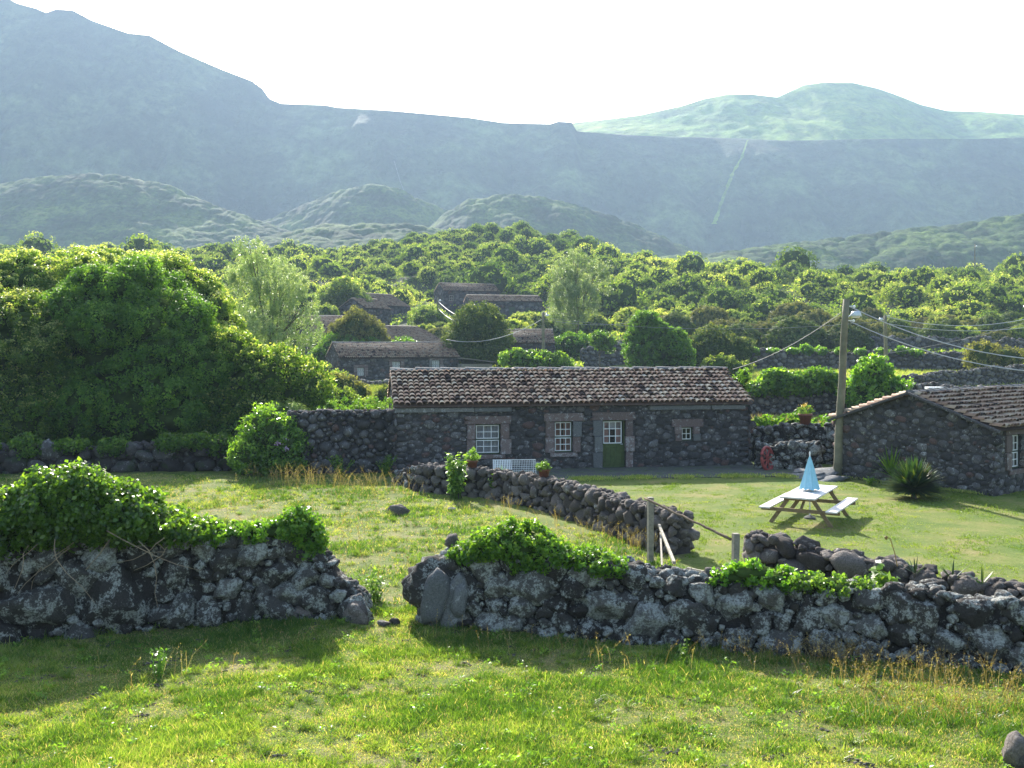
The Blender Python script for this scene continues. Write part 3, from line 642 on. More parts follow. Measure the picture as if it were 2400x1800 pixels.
    V = np.concatenate([V, e]); Fa = np.concatenate([Fa, np.array(fq) + b0]); T = np.concatenate([T, np.full(12, .06)])
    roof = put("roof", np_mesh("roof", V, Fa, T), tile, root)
    if caps:
        mb = MB(); n = max(3, int((L + 2 * verge) / capstep)); st = (L + 2 * verge) / n
        for i in range(n):
            x0 = -verge + i * st; x1 = x0 + st + .05; zt = he + rise + .14 + r.uniform(-.01, .015)
            a0, a1 = (zt + .045, zt)
            pr = [(-.17, -.10), (-.13, -.02), (-.06, 0), (.06, 0), (.13, -.02), (.17, -.10)]
            vs = [(x0, D / 2 + p, a0 + q) for p, q in pr] + [(x1, D / 2 + p, a1 + q) for p, q in pr]
            mb.add(vs, [(k, k + 1, k + 7, k + 6)[::-1] for k in range(5)] + [tuple(range(6)), tuple(range(11, 5, -1))], r.uniform(.2, 1))
        mb.build("ridge_cap", M['ridge'], roof)
    else:
        mb = MB(); mb.tube([(-verge, D / 2, he + rise + .05), (L + verge, D / 2, he + rise + .05)], .12, 8, .9); mb.build("ridge_cap", tile, roof)
    for kk, (kind, u, z, ww, hh) in enumerate(openings):
        yf = .16
        def fr(mb, x0, x1, z0, z1, t, y0, y1): 
            mb.box(x0, x0 + t, y0, y1, z0, z1); mb.box(x1 - t, x1, y0, y1, z0, z1); mb.box(x0 + t, x1 - t, y0, y1, z1 - t, z1); mb.box(x0 + t, x1 - t, y0, y1, z0, z0 + t)
        if kind in ('sash', 'small', 'far'):
            mb = MB(); fr(mb, u, u + ww, z, z + hh, .045, yf, yf + .08)
            if kind == 'sash': mb.box(u + .045, u + ww - .045, yf + .002, yf + .06, z + hh / 2 - .035, z + hh / 2 + .01)
            win = mb.build("window", M['green'], root)
            panes = [(u + .05, u + ww - .05, z + .05, z + hh / 2 - .04), (u + .05, u + ww - .05, z + hh / 2 + .015, z + hh - .05)] if kind == 'sash' else [(u + .05, u + ww - .05, z + .05, z + hh - .05)]
            nc, nr = (3, 2) if kind == 'sash' else (2, 2)
            for x0, x1, z0, z1 in panes:
                mb = MB(); fr(mb, x0, x1, z0, z1, .028 * bt, yf - .012, yf + .03)
                for c in range(1, nc): xx = x0 + (x1 - x0) * c / nc; mb.box(xx - .012 * bt, xx + .012 * bt, yf - .008, yf + .02, z0 + .028 * bt, z1 - .028 * bt)
                for q in range(1, nr): zz = z0 + (z1 - z0) * q / nr; mb.box(x0 + .028 * bt, x1 - .028 * bt, yf - .01, yf + .018, zz - .012 * bt, zz + .012 * bt)
                mb.build("sash", M['white'], win)
                mb = MB(); mb.quad((x0, yf + .01, z0), (x1, yf + .01, z0), (x1, yf + .01, z1), (x0, yf + .01, z1)); mb.build("pane", M['glass'], win)
            mb = MB(); n = 40
            for sgn in ([0, 1] if kind == 'sash' else []):
                a, b = (u + .05, u + ww * .47) if sgn == 0 else (u + ww * .53, u + ww - .05)
                if kk == 0: a, b = (u + .05, u + ww * .5) if sgn == 0 else (u + ww * .5, u + ww - .05)
                for q in range(n):
                    f0, f1 = a + (b - a) * q / n, a + (b - a) * (q + 1) / n; y0 = .27 + .018 * math.sin(q * 1.3); y1 = .27 + .018 * math.sin((q + 1) * 1.3)
                    mb.quad((f0, y0, z + .03), (f1, y1, z + .03), (f1, y1, z + hh - .03), (f0, y0, z + hh - .03))
            if kind == 'sash': mb.build("curtain", M['pinkcurtain'] if kk == 1 and len(openings) > 3 else M['curtain'], win)
        if kind == 'door':
            mb = MB(); fr(mb, u, u + ww, z - .02, z + hh, .06, yf, yf + .09); zs = z + hh * .5
            mb.box(u + .06, u + ww - .06, yf + .02, yf + .07, z + .04, zs)
            for c in range(3): xx = u + .13 + c * (ww - .26) / 3; mb.box(xx + .01, xx + (ww - .26) / 3 - .01, yf + .008, yf + .02, z + .12, zs - .1)
            dr = mb.build("door", M['doorgreen'], root, bevel=.004)
            x0, x1, z0, z1 = u + .07, u + ww - .12, zs + .01, z + hh - .06
            mb = MB(); fr(mb, x0, x1, z0, z1, .032, yf - .012, yf + .03)
            for c in (1, 2): xx = x0 + (x1 - x0) * c / 3; mb.box(xx - .014, xx + .014, yf - .008, yf + .02, z0 + .03, z1 - .03)
            for q in (1, 2): zz = z0 + (z1 - z0) * q / 3; mb.box(x0 + .03, x1 - .03, yf - .01, yf + .018, zz - .014, zz + .014)
            mb.build("glazing_bars", M['white'], dr)
            mb = MB(); mb.quad((x0, yf + .01, z0), (x1, yf + .01, z0), (x1, yf + .01, z1), (x0, yf + .01, z1)); mb.build("pane", M['glass'], dr)
            for a, b, zz in ((x0, x0 + (x1 - x0) * .3, z0), (x1 - (x1 - x0) * .3, x1, z0), (x0, x1, z1 - .25)):
                mb = MB(); mb.box(a, b, .25, .26, zz, z1); mb.build("curtain", M['curtain'] if a == x0 and b == x1 else M['pinkcurtain'], dr)
            mb = MB(); mb.tube([(x1 + .03, yf + .02, zs - .02), (x1 + .03, yf - .06, zs - .02), (x1 - .05, yf - .06, zs - .02)], .012, 6); mb.build("handle", M['lampmetal'], dr)
            mb = MB(); mb.box(u - .12, u + ww + .12, -.28, yf, z - .12, z - .025); mb.build("doorstep", M['paving'], root, bevel=.015)
        if kind in ('dark',):
            mb = MB(); mb.box(u, u + ww, yf, yf + .05, z, z + hh); mb.build("door", M['green'], root)
        if kind in ('sash', 'door', 'small') and sizes[0] > .12:
            jw = .32 if kind != 'small' else .24; blocks = []
            nb = 3 if kind == 'door' else 2
            for q in range(nb):
                z0 = z - (.0 if kind == 'door' else 0) + q * hh / nb; z1 = z0 + hh / nb
                for sx in (0, 1):
                    k = jw * r.uniform(.85, 1.25); x0 = u - k if sx == 0 else u + ww; blocks.append((x0, x0 + k, z0 + .008, z1 - .008))
            blocks.append((u - .4, u + ww + .38, z + hh + .005, z + hh + .3))
            if kind == 'sash': blocks.append((u - .16, u + ww + .16, z - .15, z - .005))
            for bi, (x0, x1, z0, z1) in enumerate(blocks):
                C = np.array([[(x0 + x1) / 2, .05, (z0 + z1) / 2]]); Rd = np.array([[(x1 - x0) / 2 * 1.0, .12, (z1 - z0) / 2 * 1.0]])
                T_, Fc_ = ICO[3]; T2 = np.sign(T_) * np.minimum(np.abs(T_) * 1.75, 1.0) * (1 + .02 * r.normal(size=T_.shape)); V_ = C + T2 * Rd; V_[:, 1] = np.maximum(V_[:, 1], -.05 + .02 * r.random(len(V_)))
                nm = "lintel" if bi == len(blocks) - (2 if kind == 'sash' else 1) else ("sill" if (kind == 'sash' and bi == len(blocks) - 1) else "jamb_stone")
                put(nm, np_mesh(nm, V_, Fc_, np.full(len(V_), r.random()), True), M['greystone' if (kind == 'door' and nm == 'jamb_stone' and bi % 2 == 0) or (nm == 'jamb_stone' and r.random() < .25) else 'redstone'], root)
    return root

main = cottage("long low stone cottage with bright clay tile roof, green half-glazed door and three white-barred windows", (-4.27, 37.3, 0), 9.0, 13.6, 5.6, 2.45, 1.15,
    [('sash', 2.95, .62, .95, 1.12), ('sash', 5.93, .64, .71, 1.17), ('door', 7.77, .03, .9, 1.8), ('small', 10.87, 1.0, .46, .54)], seed=101, sizes=(.15, .11, .08, .055))
r_ = np.random.default_rng(55)
for (a, b) in ((.0, 1.45), (1.47, 2.9), (2.92, 4.3), (9.6, 12.0), (12.05, 13.4)):
    mb = MB(); mb.box(a, b, -.07, .1, 2.2, 2.36, r_.random()); mb.build("cornice", M['greystone'], main, bevel=.012)

b2 = cottage("smaller cottage behind, seen left of the long one, with brown tiles and small white windows", (-17.5, 104, .7), 25, 13.1, 5.4, 2.4, 1.5,
    [('sash', 1.85, .55, .75, .85), ('sash', 5.6, 1.15, .9, .85), ('sash', 10.0, 1.25, .9, .85)], tile=M['tiledull'], seed=102, sizes=(.24, .17, .12), sides=(True, True), bt=1.9)
# right cottage: corner and axis read from the photograph
gA = Vector((11.4, 36.0)); gB = Vector((14.9, 31.6)); dv = (gB - gA); Dr = dv.length; angr = math.degrees(math.atan2(dv.x, -dv.y))   # local -y runs from gA to gB
ax = math.atan2(dv.y, dv.x) + math.pi / 2
rc = cottage("cottage cut by the right edge, plain stone gable facing the picnic lawn, brown tiles", (14.9, 31.6, 0), math.degrees(ax), 15, Dr, 2.1, .92,
    [('sash', 1.05, .75, .8, 1.1), ('dark', 4.0, 0, .9, 1.8)], tile=M['tiledull'], seed=103, sizes=(.15, .11, .075, .055), sides=(True, False), capstep=.42, eave=.22, verge=.04)
mb = MB(); 
for k0, k1 in (((-.13, -.22, 2.02), (-.13, Dr / 2, 3.10)), ((-.13, Dr / 2, 3.10), (-.13, Dr + .22, 2.02))): mb.bar(k0, k1, .14, .07)
mb.build("verge_course", M['housestone'], rc)

cottage("half-hidden roof and dark gable at the far left of the village, behind the olive shrub", (-25.2, 128, 1.5), 28, 9, 5.5, 4.3, 2.2, [], tile=M['tiledull'], seed=104, sizes=(.3, .2), caps=False)
cottage("barn with a wide sloping roof and bare grey gable, right of the olive shrub", (-14.8, 123, 1.2), 64, 15, 10.4, 3.2, 2.3, [], tile=M['tiledull'], seed=105, sizes=(.3, .2), caps=False)
cottage("low roof tucked between the dark tree and the street-lamp pole", (-1.3, 117, 1.0), 4, 6.2, 5, 3.6, 1.5, [('dark', 1.2, .5, .8, 1.7)], tile=M['tiledull'], seed=106, sizes=(.3, .2), caps=False)
cottage("uppermost far cottage with a dark left gable, on the hillside", (-12.6, 190, 10.6), 22, 11, 6, 3.6, 1.5, [('far', 1.0, 1.7, .9, 1.1), ('far', 4.6, 1.9, .8, 1.0)], tile=M['tiledull'], seed=107, sizes=(.35, .24), caps=False)
cottage("far long cottage on the hillside with dark doors under a pinkish roof", (-7.3, 178, 8.6), 14, 13, 5.5, 3.2, 1.1, [('far', 1.5, 1.6, .8, .9), ('far', 4.4, .9, .9, 1.1), ('dark', 7.0, .2, 1.1, 2.0), ('dark', 10.0, .3, 1.0, 1.8)], tile=M['tile'], seed=108, sizes=(.35, .24), caps=False)
cottage("ruined far outbuilding whose roof edge slopes down to the right, above the orange flowers", (-21.6, 172, 8.2), 58, 7, 8, 2.6, 2.1, [], tile=M['tiledull'], seed=109, sizes=(.35, .24), caps=False)
cottage("small far shed with a pointed dark gable, beside the tall pale tree", (-22.0, 154, 5.6), 60, 6, 5.2, 4.2, 1.5, [], tile=M['tiledull'], seed=110, sizes=(.35, .24), caps=False)
t = thing("wooden_shed", "low plank lean-to joined to the right end of the small brown-tiled cottage", "shed", (-5.3, 108, .9), R(20))
mb = MB(); mb.box(0, 3.4, 0, 3, -.5, 1.5); mb.build("wall", M['wood'], t)
for k in range(4): mb = MB(); mb.bar((-.1, -.2 + k * .9, 2.15 - k * .02), (3.7, -.2 + k * .9, 1.7 - k * .02), .8, .06); mb.build("roof_board", M['wood'], t)

# paving in front of the cottage
def patch(name, pts, z, mat, n=5, amp=.12, seed=0, kind="structure"):
    r = np.random.default_rng(seed); P = []
    for i in range(len(pts)):
        a = Vector(pts[i]); b = Vector(pts[(i + 1) % len(pts)]); m_ = max(1, int((b - a).length / .3))
        for k in range(m_):
            q = a + (b - a) * k / m_; P.append((q.x + r.normal() * amp, q.y + r.normal() * amp))
    bm = bmesh.new(); vs = [bm.verts.new((x, y, g(x, y) * 0 + z)) for x, y in P]; f = bm.faces.new(vs); e = bmesh.ops.extrude_face_region(bm, geom=[f])
    for v_ in e['geom']:
        if isinstance(v_, bmesh.types.BMVert): v_.co.z -= .3
    bmesh.ops.recalc_face_normals(bm, faces=bm.faces); me = bpy.data.meshes.new(name); bm.to_mesh(me); bm.free()
    a = me.attributes.new("tint", 'FLOAT', 'POINT'); a.data.foreach_set("value", np.full(len(me.vertices), .6, np.float32))
    return tag(put(name, me, mat), kind=kind)
patch("path", [(-4.2, 37.1), (-3.0, 34.0), (-1.5, 34.6), (1.5, 35.2), (5, 35.7), (8.5, 36.1), (10.2, 36.0), (11.2, 36.6), (11.4, 38.3), (9.3, 39.4)], .055, M['paving'], amp=.07, seed=3)

# ------------------------------------------------------------------ foliage
def leafquads(P, Nn, size, r, bias=.6, asp=.5, tint=None):
    n = len(P); nr = r.normal(size=(n, 3)); nr /= np.linalg.norm(nr, axis=1)[:, None]
    nn = Nn * bias + nr * (1 - bias * .5); nn /= np.linalg.norm(nn, axis=1)[:, None]
    t = np.cross(nn, r.normal(size=(n, 3))); t /= np.maximum(np.linalg.norm(t, axis=1), 1e-6)[:, None]; b = np.cross(nn, t)
    s = (size * r.uniform(.6, 1.3, n))[:, None] * .5; k = asp * r.uniform(.8, 1.2, n)[:, None]
    V = np.stack([P - t * s, P + b * s * k - t * s * .15 + nn * s * .12, P + t * s, P - b * s * k - t * s * .15 + nn * s * .12], 1).reshape(-1, 3)
    tt = r.uniform(0, 1, n) if tint is None else tint
    return V, np.arange(n * 4).reshape(n, 4), np.repeat(tt, 4)
def crown_np(lobes, ncl, clr, lpc, lsize, seed, bias=.5, zmin=-1e9, asp=.5, pale=.0, flat=1.0, gap=.0, spread=.08):
    """leaf clumps over the surfaces of overlapping ellipsoid lobes (cx, cy, cz, rx, ry, rz)"""
    r = np.random.default_rng(seed); L = np.array(lobes, float); ar = (L[:, 3] * L[:, 4] * L[:, 5]) ** (2 / 3); li = r.choice(len(L), ncl * 2, p=ar / ar.sum())
    d = r.normal(size=(ncl * 2, 3)); d /= np.linalg.norm(d, axis=1)[:, None]
    lump = 1 + .16 * (fbm(d[:, 0] * 2.5 + li * 3, d[:, 2] * 2.5 + d[:, 1] * 1.7, 3, seed % 50) - .5) * 2
    rad = (1 - spread * 2 * r.random(ncl * 2) ** 2)
    C = L[li, :3] + d * L[li, 3:] * (lump * rad)[:, None]
    keep = C[:, 2] > zmin
    for k in range(len(L)):
        q = (((C - L[k, :3]) / (L[k, 3:] * .86)) ** 2).sum(1) < 1; keep &= ~(q & (li != k))
    C = C[keep][:ncl]; Nd = (d / L[li, 3:])[keep][:ncl]; Nd /= np.linalg.norm(Nd, axis=1)[:, None]
    n = len(C); sz = clr * r.uniform(.6, 1.35, n)
    off = r.normal(size=(n, lpc, 3)); off /= np.linalg.norm(off, axis=2)[:, :, None]; off *= (r.random((n, lpc, 1)) ** .45)
    off = off * sz[:, None, None] * np.array([1, 1, flat])
    P = C[:, None] + off; up = off / np.maximum(np.linalg.norm(off, axis=2)[:, :, None], 1e-6)
    Nl = Nd[:, None] * .6 + up * .9; Nl /= np.linalg.norm(Nl, axis=2)[:, :, None]
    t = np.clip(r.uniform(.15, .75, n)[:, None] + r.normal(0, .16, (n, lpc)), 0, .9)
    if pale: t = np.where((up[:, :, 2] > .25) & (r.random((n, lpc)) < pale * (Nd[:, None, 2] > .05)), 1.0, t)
    P = P.reshape(-1, 3); k = P[:, 2] > zmin
    return leafquads(P[k], Nl.reshape(-1, 3)[k], lsize, r, bias, asp, t.reshape(-1)[k])
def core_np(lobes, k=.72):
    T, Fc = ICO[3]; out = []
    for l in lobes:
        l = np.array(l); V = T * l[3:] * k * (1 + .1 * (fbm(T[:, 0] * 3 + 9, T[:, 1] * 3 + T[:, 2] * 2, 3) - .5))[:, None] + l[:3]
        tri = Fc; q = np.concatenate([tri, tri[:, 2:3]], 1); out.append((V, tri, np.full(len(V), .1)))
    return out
def crown_mesh(name, lobes, *a, core=.74, **kw):
    V, Fa, T = crown_np(lobes, *a, **kw)
    parts = [(V, np.concatenate([Fa[:, [0, 1, 2]], Fa[:, [0, 2, 3]]]), T)]
    if core: parts += core_np(lobes, core)
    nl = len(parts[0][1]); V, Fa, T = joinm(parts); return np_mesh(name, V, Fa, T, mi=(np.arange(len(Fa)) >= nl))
def knob(lobes, n, r0, r1, seed, top=.2):
    r = np.random.default_rng(seed); L = np.array(lobes, float); ar = (L[:, 3] * L[:, 4] * L[:, 5]) ** (2 / 3); out = [tuple(l) for l in lobes]; k = 0
    while k < n:
        l = L[r.choice(len(L), p=ar / ar.sum())]; d = r.normal(size=3); d /= np.linalg.norm(d)
        if d[2] < -top or d[1] > .5: continue
        q = r.uniform(r0, r1); p = l[:3] + d * (l[3:] - q * .45)
        if any((((p - m[:3]) / (m[3:] * .9)) ** 2).sum() < .8 and m is not l for m in L): k += .2; continue
        out.append((p[0], p[1], p[2], q, q, q * r.uniform(.65, .95))); k += 1
    return out
def trunk(parent, lobes, h0, rad, mat=None, seed=0, nl=7):
    r = random.Random(seed); mb = MB(); L = sorted(lobes, key=lambda l: -l[3] * l[5]); top = L[0]
    fork = Vector((top[0] * .4, top[1] * .4, max(.4, (top[2]) * .55)))
    mb.tube([(0, 0, -.5), (0.02, 0, h0 * .4), fork], [rad * 1.25, rad, rad * .75], 9)
    for l in L[:nl]:
        e = Vector(l[:3]) + Vector((0, 0, l[5] * .35)); m_ = (fork + e) / 2 + Vector((r.uniform(-.2, .2), r.uniform(-.2, .2), -.1))
        mb.tube([fork * .97, m_, e], [rad * .6, rad * .38, rad * .12], 7)
        for q in range(4):
            e2 = Vector(l[:3]) + Vector((r.uniform(-.7, .7) * l[3], r.uniform(-.7, .7) * l[4], r.uniform(-.1, .8) * l[5])); mb.tube([m_, (m_ + e2) / 2 + Vector((0, 0, .1)), e2], [rad * .25, rad * .16, rad * .05], 5)
    return mb.build("trunk", mat or M['bark'], parent, True)
def tree(name, label, cat, X, Y, lobes, mat, cl, rad=.15, group=None, z=None, seed=1, core=.74, **kw):
    t = thing(name, label, cat, (X, Y, g(X, Y) if z is None else z), 0, group)
    trunk(t, lobes, 1.0, rad, seed=seed)
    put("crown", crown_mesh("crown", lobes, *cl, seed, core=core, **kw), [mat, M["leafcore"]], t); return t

# the great bushes at left
tree("bush_tree", "huge domed dark bush filling the left, bright green top above the boulder wall", "bush", -17.2, 46,
     knob([(0, 0, 4.2, 4.1, 3.9, 4.0), (-2.4, -.6, 3.2, 3.0, 3.2, 3.4), (2.6, -.8, 2.5, 2.5, 2.8, 3.0), (1.2, -2.0, 2.0, 3.4, 2.6, 2.4), (-2.0, -2.2, 1.8, 3.2, 2.4, 2.2), (4.6, -.4, 1.4, 1.8, 2.2, 1.9)], 75, .7, 1.2, 1),
     M['lf_bright'], (3600, .27, 66, .13), .4, "big bushes behind the boulder wall", seed=11, zmin=-.1, pale=0, bias=.9, spread=.04)
tree("bush_tree", "pale-topped bush draped over the far left edge, in front of the huge dome", "bush", -21.0, 43.5,
     knob([(0, 0, 3.7, 3.0, 2.8, 2.9), (-2.4, .5, 3.6, 2.8, 3, 3.5), (.7, -1.0, 1.9, 2.0, 2.0, 2.2), (-1.2, -1.5, 1.4, 2.8, 1.8, 2.0)], 45, .6, 1.0, 2), M['lf_big'], (2300, .26, 62, .12), .3, "big bushes behind the boulder wall", seed=12, zmin=-.1, pale=.6, bias=.9, spread=.04)
tree("bush_tree", "yellowish pale-flowering bush rising behind the huge dome at upper left", "bush", -20.5, 52,
     knob([(0, 0, 5.6, 4.5, 4, 3.8), (2.9, -.2, 5.2, 3.3, 3.4, 3.5), (-4, 0, 5.2, 4, 4, 3.8), (4.6, -.6, 3.4, 2.4, 3, 3.0)], 60, .7, 1.2, 3), M['lf_big'], (3000, .28, 56, .14), .4, "big bushes behind the boulder wall", seed=13, zmin=1.5, pale=.75, bias=.9, spread=.04)
tree("bush_tree", "spreading open bush with sunlit rim, between the huge dome and the pale tall tree", "bush", -10.9, 45,
     [(0, 0, 3.0, 1.9, 1.8, 1.7), (-1.6, .2, 3.7, 1.6, 1.7, 1.7), (1.6, -.2, 2.6, 1.5, 1.5, 1.5), (.3, -.6, 1.5, 2.3, 1.7, 1.5), (-1.9, -.4, 2.0, 1.5, 1.5, 1.8)], M['lf_big'], (700, .26, 50, .14), .18, "big bushes behind the boulder wall", seed=14, zmin=.1, pale=.35)
tree("leafy_shrub", "glossy-leaved shrub with mauve blooms, standing against the left end of the dark wall", "shrub", -8.9, 37.3,
     [(0, 0, 1.5, .95, .8, .95), (.7, -.2, .9, .8, .7, .8), (-.5, -.2, .7, .8, .7, .7), (.2, -.4, .35, 1.2, .6, .5)], M['lf_ivy'], (210, .24, 34, .15), .06, seed=15, zmin=.05, asp=.42, pale=.5)
tree("leafy_shrub", "low light-leaved shrub in front of the boulder wall, below the mauve-flowered one", "shrub", -9.4, 36.4,
     [(0, 0, .7, .6, .45, .5), (.8, 0, .4, .5, .4, .4)], M['lf_ivy'], (60, .2, 26, .15), .03, seed=16, zmin=.05, asp=.4, pale=.6, core=.5)
tree("leafy_shrub", "bushy fresh green shrub above the dark wall with a banana-like plant beside it", "shrub", -8.7, 45,
     [(0, 0, 1.9, .8, .7, .75), (.8, .2, 1.5, .6, .6, .6)], M['lf_vine'], (110, .24, 34, .17), .06, seed=17, zmin=.3, asp=.45)
tree("leafy_shrub", "feathery blue-green fennel-like clump just above the dark wall", "shrub", -9.0, 41,
     [(0, 0, 1.7, .9, .6, .7), (.4, 0, 1.2, 1.0, .6, .7)], M['lf_pale'], (150, .2, 60, .09), .04, seed=18, zmin=.4, asp=.12, core=.6)
tree("leafy_shrub", "small weedy tuft with yellow blossoms on top of the dark wall", "shrub", -5.8, 38.6,
     [(0, 0, 2.5, .9, .3, .22), (.9, 0, 2.45, .6, .3, .2), (-1, 0, 2.4, .6, .3, .2)], M['lf_vine'], (60, .12, 22, .09), .04, seed=19, zmin=2.2, asp=.3, core=0)

GS = "garden shrubs beside the long cottage"
for i, (X, Y, q, mt, lab) in enumerate(((-7.3, 52, 1.0, 'lf_vine', 'yellow-green leafy shrub just left of the long roof, behind the dark wall'), (-6.0, 47, .7, 'lf_olive', 'small brownish weedy bush touching the long roof left edge'), (-9.9, 58, 1.1, 'lf_hill', 'grey-green bush before the small cottage left window'),
        (-13.0, 60, 1.3, 'lf_vine', 'light bush at the end of the spreading bush, before the small cottage gable'), (-12.0, 72, 1.2, 'lf_olive', 'straw-topped bush below the small cottage left corner'), (-8.0, 70, .9, 'lf_dark', 'dark low shrub under the small cottage wall'), (-16.0, 84, 1.5, 'lf_hill', 'round shrub beside the small cottage left gable'), (-10.8, 47, .9, 'lf_bright', 'fresh green shrub squeezed beside the spreading bush'))):
    tree("garden_shrub", lab, "shrub", X, Y, [(0, 0, .9 * q, 1.1 * q, .9 * q, .9 * q), (.9 * q, .1, .6 * q, .8 * q, .7 * q, .7 * q), (-.8 * q, 0, .6 * q, .8 * q, .7 * q, .6 * q)], M[mt], (130, .2, 30, .15), .05, GS, seed=600 + i, zmin=.05, pale=.3)

def feather(name, label, X, Y, h, wd, seed, mat='lf_pale', ncl=420, lpc=80, ls=.2, z=None):
    r = np.random.default_rng(seed); lobes = [(0, 0, h * .58, wd * .36, wd * .34, h * .30)]
    for k in range(11):
        a = r.uniform(0, 6.28); zz = h * r.uniform(.3, .88); q = wd * .34 * math.sqrt(max(.05, 1 - ((zz / h - .52) / .5) ** 2)); lobes.append((q * math.cos(a), q * math.sin(a), zz, wd * r.uniform(.13, .2), wd * r.uniform(.13, .2), h * r.uniform(.08, .15)))
    return tree(name, label, "tree", X, Y, lobes, M[mat], (ncl, wd * .042, lpc, ls), wd * .022, z=z, seed=seed, core=0, asp=.28, spread=.3, bias=.3, flat=1.5, pale=.4)
feather("pale_tree", "tall airy silvery-green tree at the left, rising above the village roofs", -17.7, 75, 12.2, 7.4, 21, ncl=620, ls=.17)
feather("pale_tree", "slender feathery pale tree right of the village, its bare lower trunk showing", 9.0, 140, 13.6, 9.6, 22, ncl=560, ls=.24)
tree("round_bush", "dense bright green rounded bush right behind the long cottage roof", "bush", 13.6, 100,
     knob([(0, 0, 2.7, 2.2, 2, 2.8), (-.6, 0, 4.6, 1.5, 1.6, 1.7), (1.8, -.2, 2.2, 2.0, 1.8, 2.4), (-.8, -1.3, 1.7, 1.6, 1.4, 1.9), (-1.6, 0, 2.9, 1.2, 1.3, 1.6), (3.0, .1, 1.4, 1.2, 1.4, 1.7)], 25, .5, .8, 4), M['lf_bright'], (900, .28, 40, .2), .2, seed=23, zmin=.1)
tree("garden_tree", "bushy grey-green tree in front of the barn gable, reddish in places", "tree", -3.7, 112,
     [(0, 0, 5.3, 3.0, 2.6, 2.5), (-1.5, -.4, 3.6, 2.3, 2, 2.2), (1.5, -.4, 3.7, 2.3, 2, 2.4), (0, -.8, 2, 2.8, 2, 2)], M['lf_dark'], (520, .42, 34, .24), .2, seed=24, pale=.25, zmin=.1)
tree("garden_tree", "olive-brown dense tree between the two nearer village roofs", "tree", -17.4, 114,
     [(0, 0, 4.9, 1.9, 1.8, 2.2), (1.7, 0, 4.2, 1.6, 1.6, 2), (-1.6, 0, 4.3, 1.4, 1.5, 1.7), (2.5, 0, 2.8, 1.5, 1.5, 1.6)], M['lf_olive'], (420, .36, 32, .24), .18, seed=25, zmin=.1)
tree("garden_tree", "light green low bushes spreading at the back of the small cottage ridge", "shrub", -18.9, 112,
     [(0, 0, 2.6, 2.6, 1.6, 1.9), (3.5, 0, 2.4, 2.6, 1.5, 1.6), (7, 0, 2.6, 1.9, 1.5, 1.6), (-1.8, -.5, 1.6, 1.5, 1.4, 1.5)], M['lf_vine'], (420, .34, 30, .22), .12, seed=26, zmin=.1)
tree("grape_arbour", "pale broad-leaved vine thicket at the foot of the street-lamp pole", "shrub", 2.3, 96,
     [(0, 0, 2.1, 1.9, 1.4, 1.1), (-2.0, 0, 2.4, 1.4, 1.2, .9), (2.0, 0, 1.7, 1.3, 1.3, 1.2), (.5, -.5, 1.1, 2.4, 1.1, 1.1)], M['lf_vine'], (330, .3, 28, .26), .1, seed=27, pale=.5, zmin=.1)
tree("garden_tree", "small light tree with a thin stem standing on the terrace, left of the round bush", "tree", 9.6, 112,
     [(0, 0, 3.5, 1.1, 1, .9), (.9, 0, 3.0, .9, .9, .8)], M['lf_vine'], (110, .3, 26, .22), .08, seed=28)
tree("garden_tree", "leafy shrub cluster under the slender pale tree", "shrub", 7.2, 122,
     [(0, 0, 2.4, 2, 1.5, 1.8), (2.6, 0, 2.1, 2, 1.5, 1.7), (-2.4, 0, 2.0, 1.6, 1.5, 1.6), (5, 0, 1.8, 1.6, 1.4, 1.5)], M['lf_vine'], (360, .36, 28, .24), .1, seed=29, zmin=.1)
tree("garden_tree", "dark tree standing beside the far gabled shed, right of the tall pale tree", "tree", -26.0, 158,
     [(0, 0, 5.2, 2.5, 2.2, 3.0), (2.2, 0, 3.8, 2.2, 2, 2.8), (-2, 0, 4, 2, 2, 2.6)], M['lf_dark'], (330, .5, 26, .34), .2, seed=30, zmin=.1)
tree("garden_tree", "round grey-green bush below the far long cottage", "bush", -13.4, 160,
     [(0, 0, 2.0, 2.9, 2.2, 2.2), (1.8, 0, 1.6, 2, 2, 1.7)], M['lf_hill'], (220, .42, 26, .3), .15, seed=31, zmin=.1, pale=.4)
tree("ivy_mound", "big dark ivy hump covering the left end of the field wall", "ivy", 20.6, 105.5,
     [(0, 0, 2.4, 2.7, 1.6, 2.3), (-2.4, 0, 1.8, 2.0, 1.5, 1.7), (2.6, 0, 1.9, 2.2, 1.4, 1.6), (-5, 0, 1.3, 1.6, 1.2, 1.2)], M['lf_dark'], (420, .32, 30, .22), .12, seed=32, zmin=.1, pale=.4)
tree("leafy_shrub", "small rounded yellow-green bush beside the right foot of the round bright bush", "shrub", 19.3, 95,
     [(0, 0, 1.1, 1.7, 1.0, 1.0), (1.8, 0, .8, 1.3, 1, .7)], M['lf_hill'], (120, .26, 28, .2), .06, seed=33, pale=.5)
tree("leafy_shrub", "big-leaved sprawling plant on the field wall behind the right cottage ridge", "shrub", 20.6, 58.5,
     [(0, 0, 2.5, 1.1, .8, 1.1), (1.0, -.4, 1.6, 1.0, .7, .9), (-1.1, 0, 1.7, .8, .7, .8), (.1, -.5, 1.2, 1.5, .6, .7)], M['lf_ivy'], (200, .26, 24, .24), .08, seed=34, asp=.6, pale=.5)
tree("leafy_shrub", "tan-topped shrub standing in the upper field at the right edge", "shrub", 45, 98,
     [(0, 0, 1.8, 1.9, 1.4, 1.5), (2.6, 0, 1.5, 1.9, 1.3, 1.2)], M['lf_olive'], (150, .32, 28, .22), .08, seed=35, pale=.4)
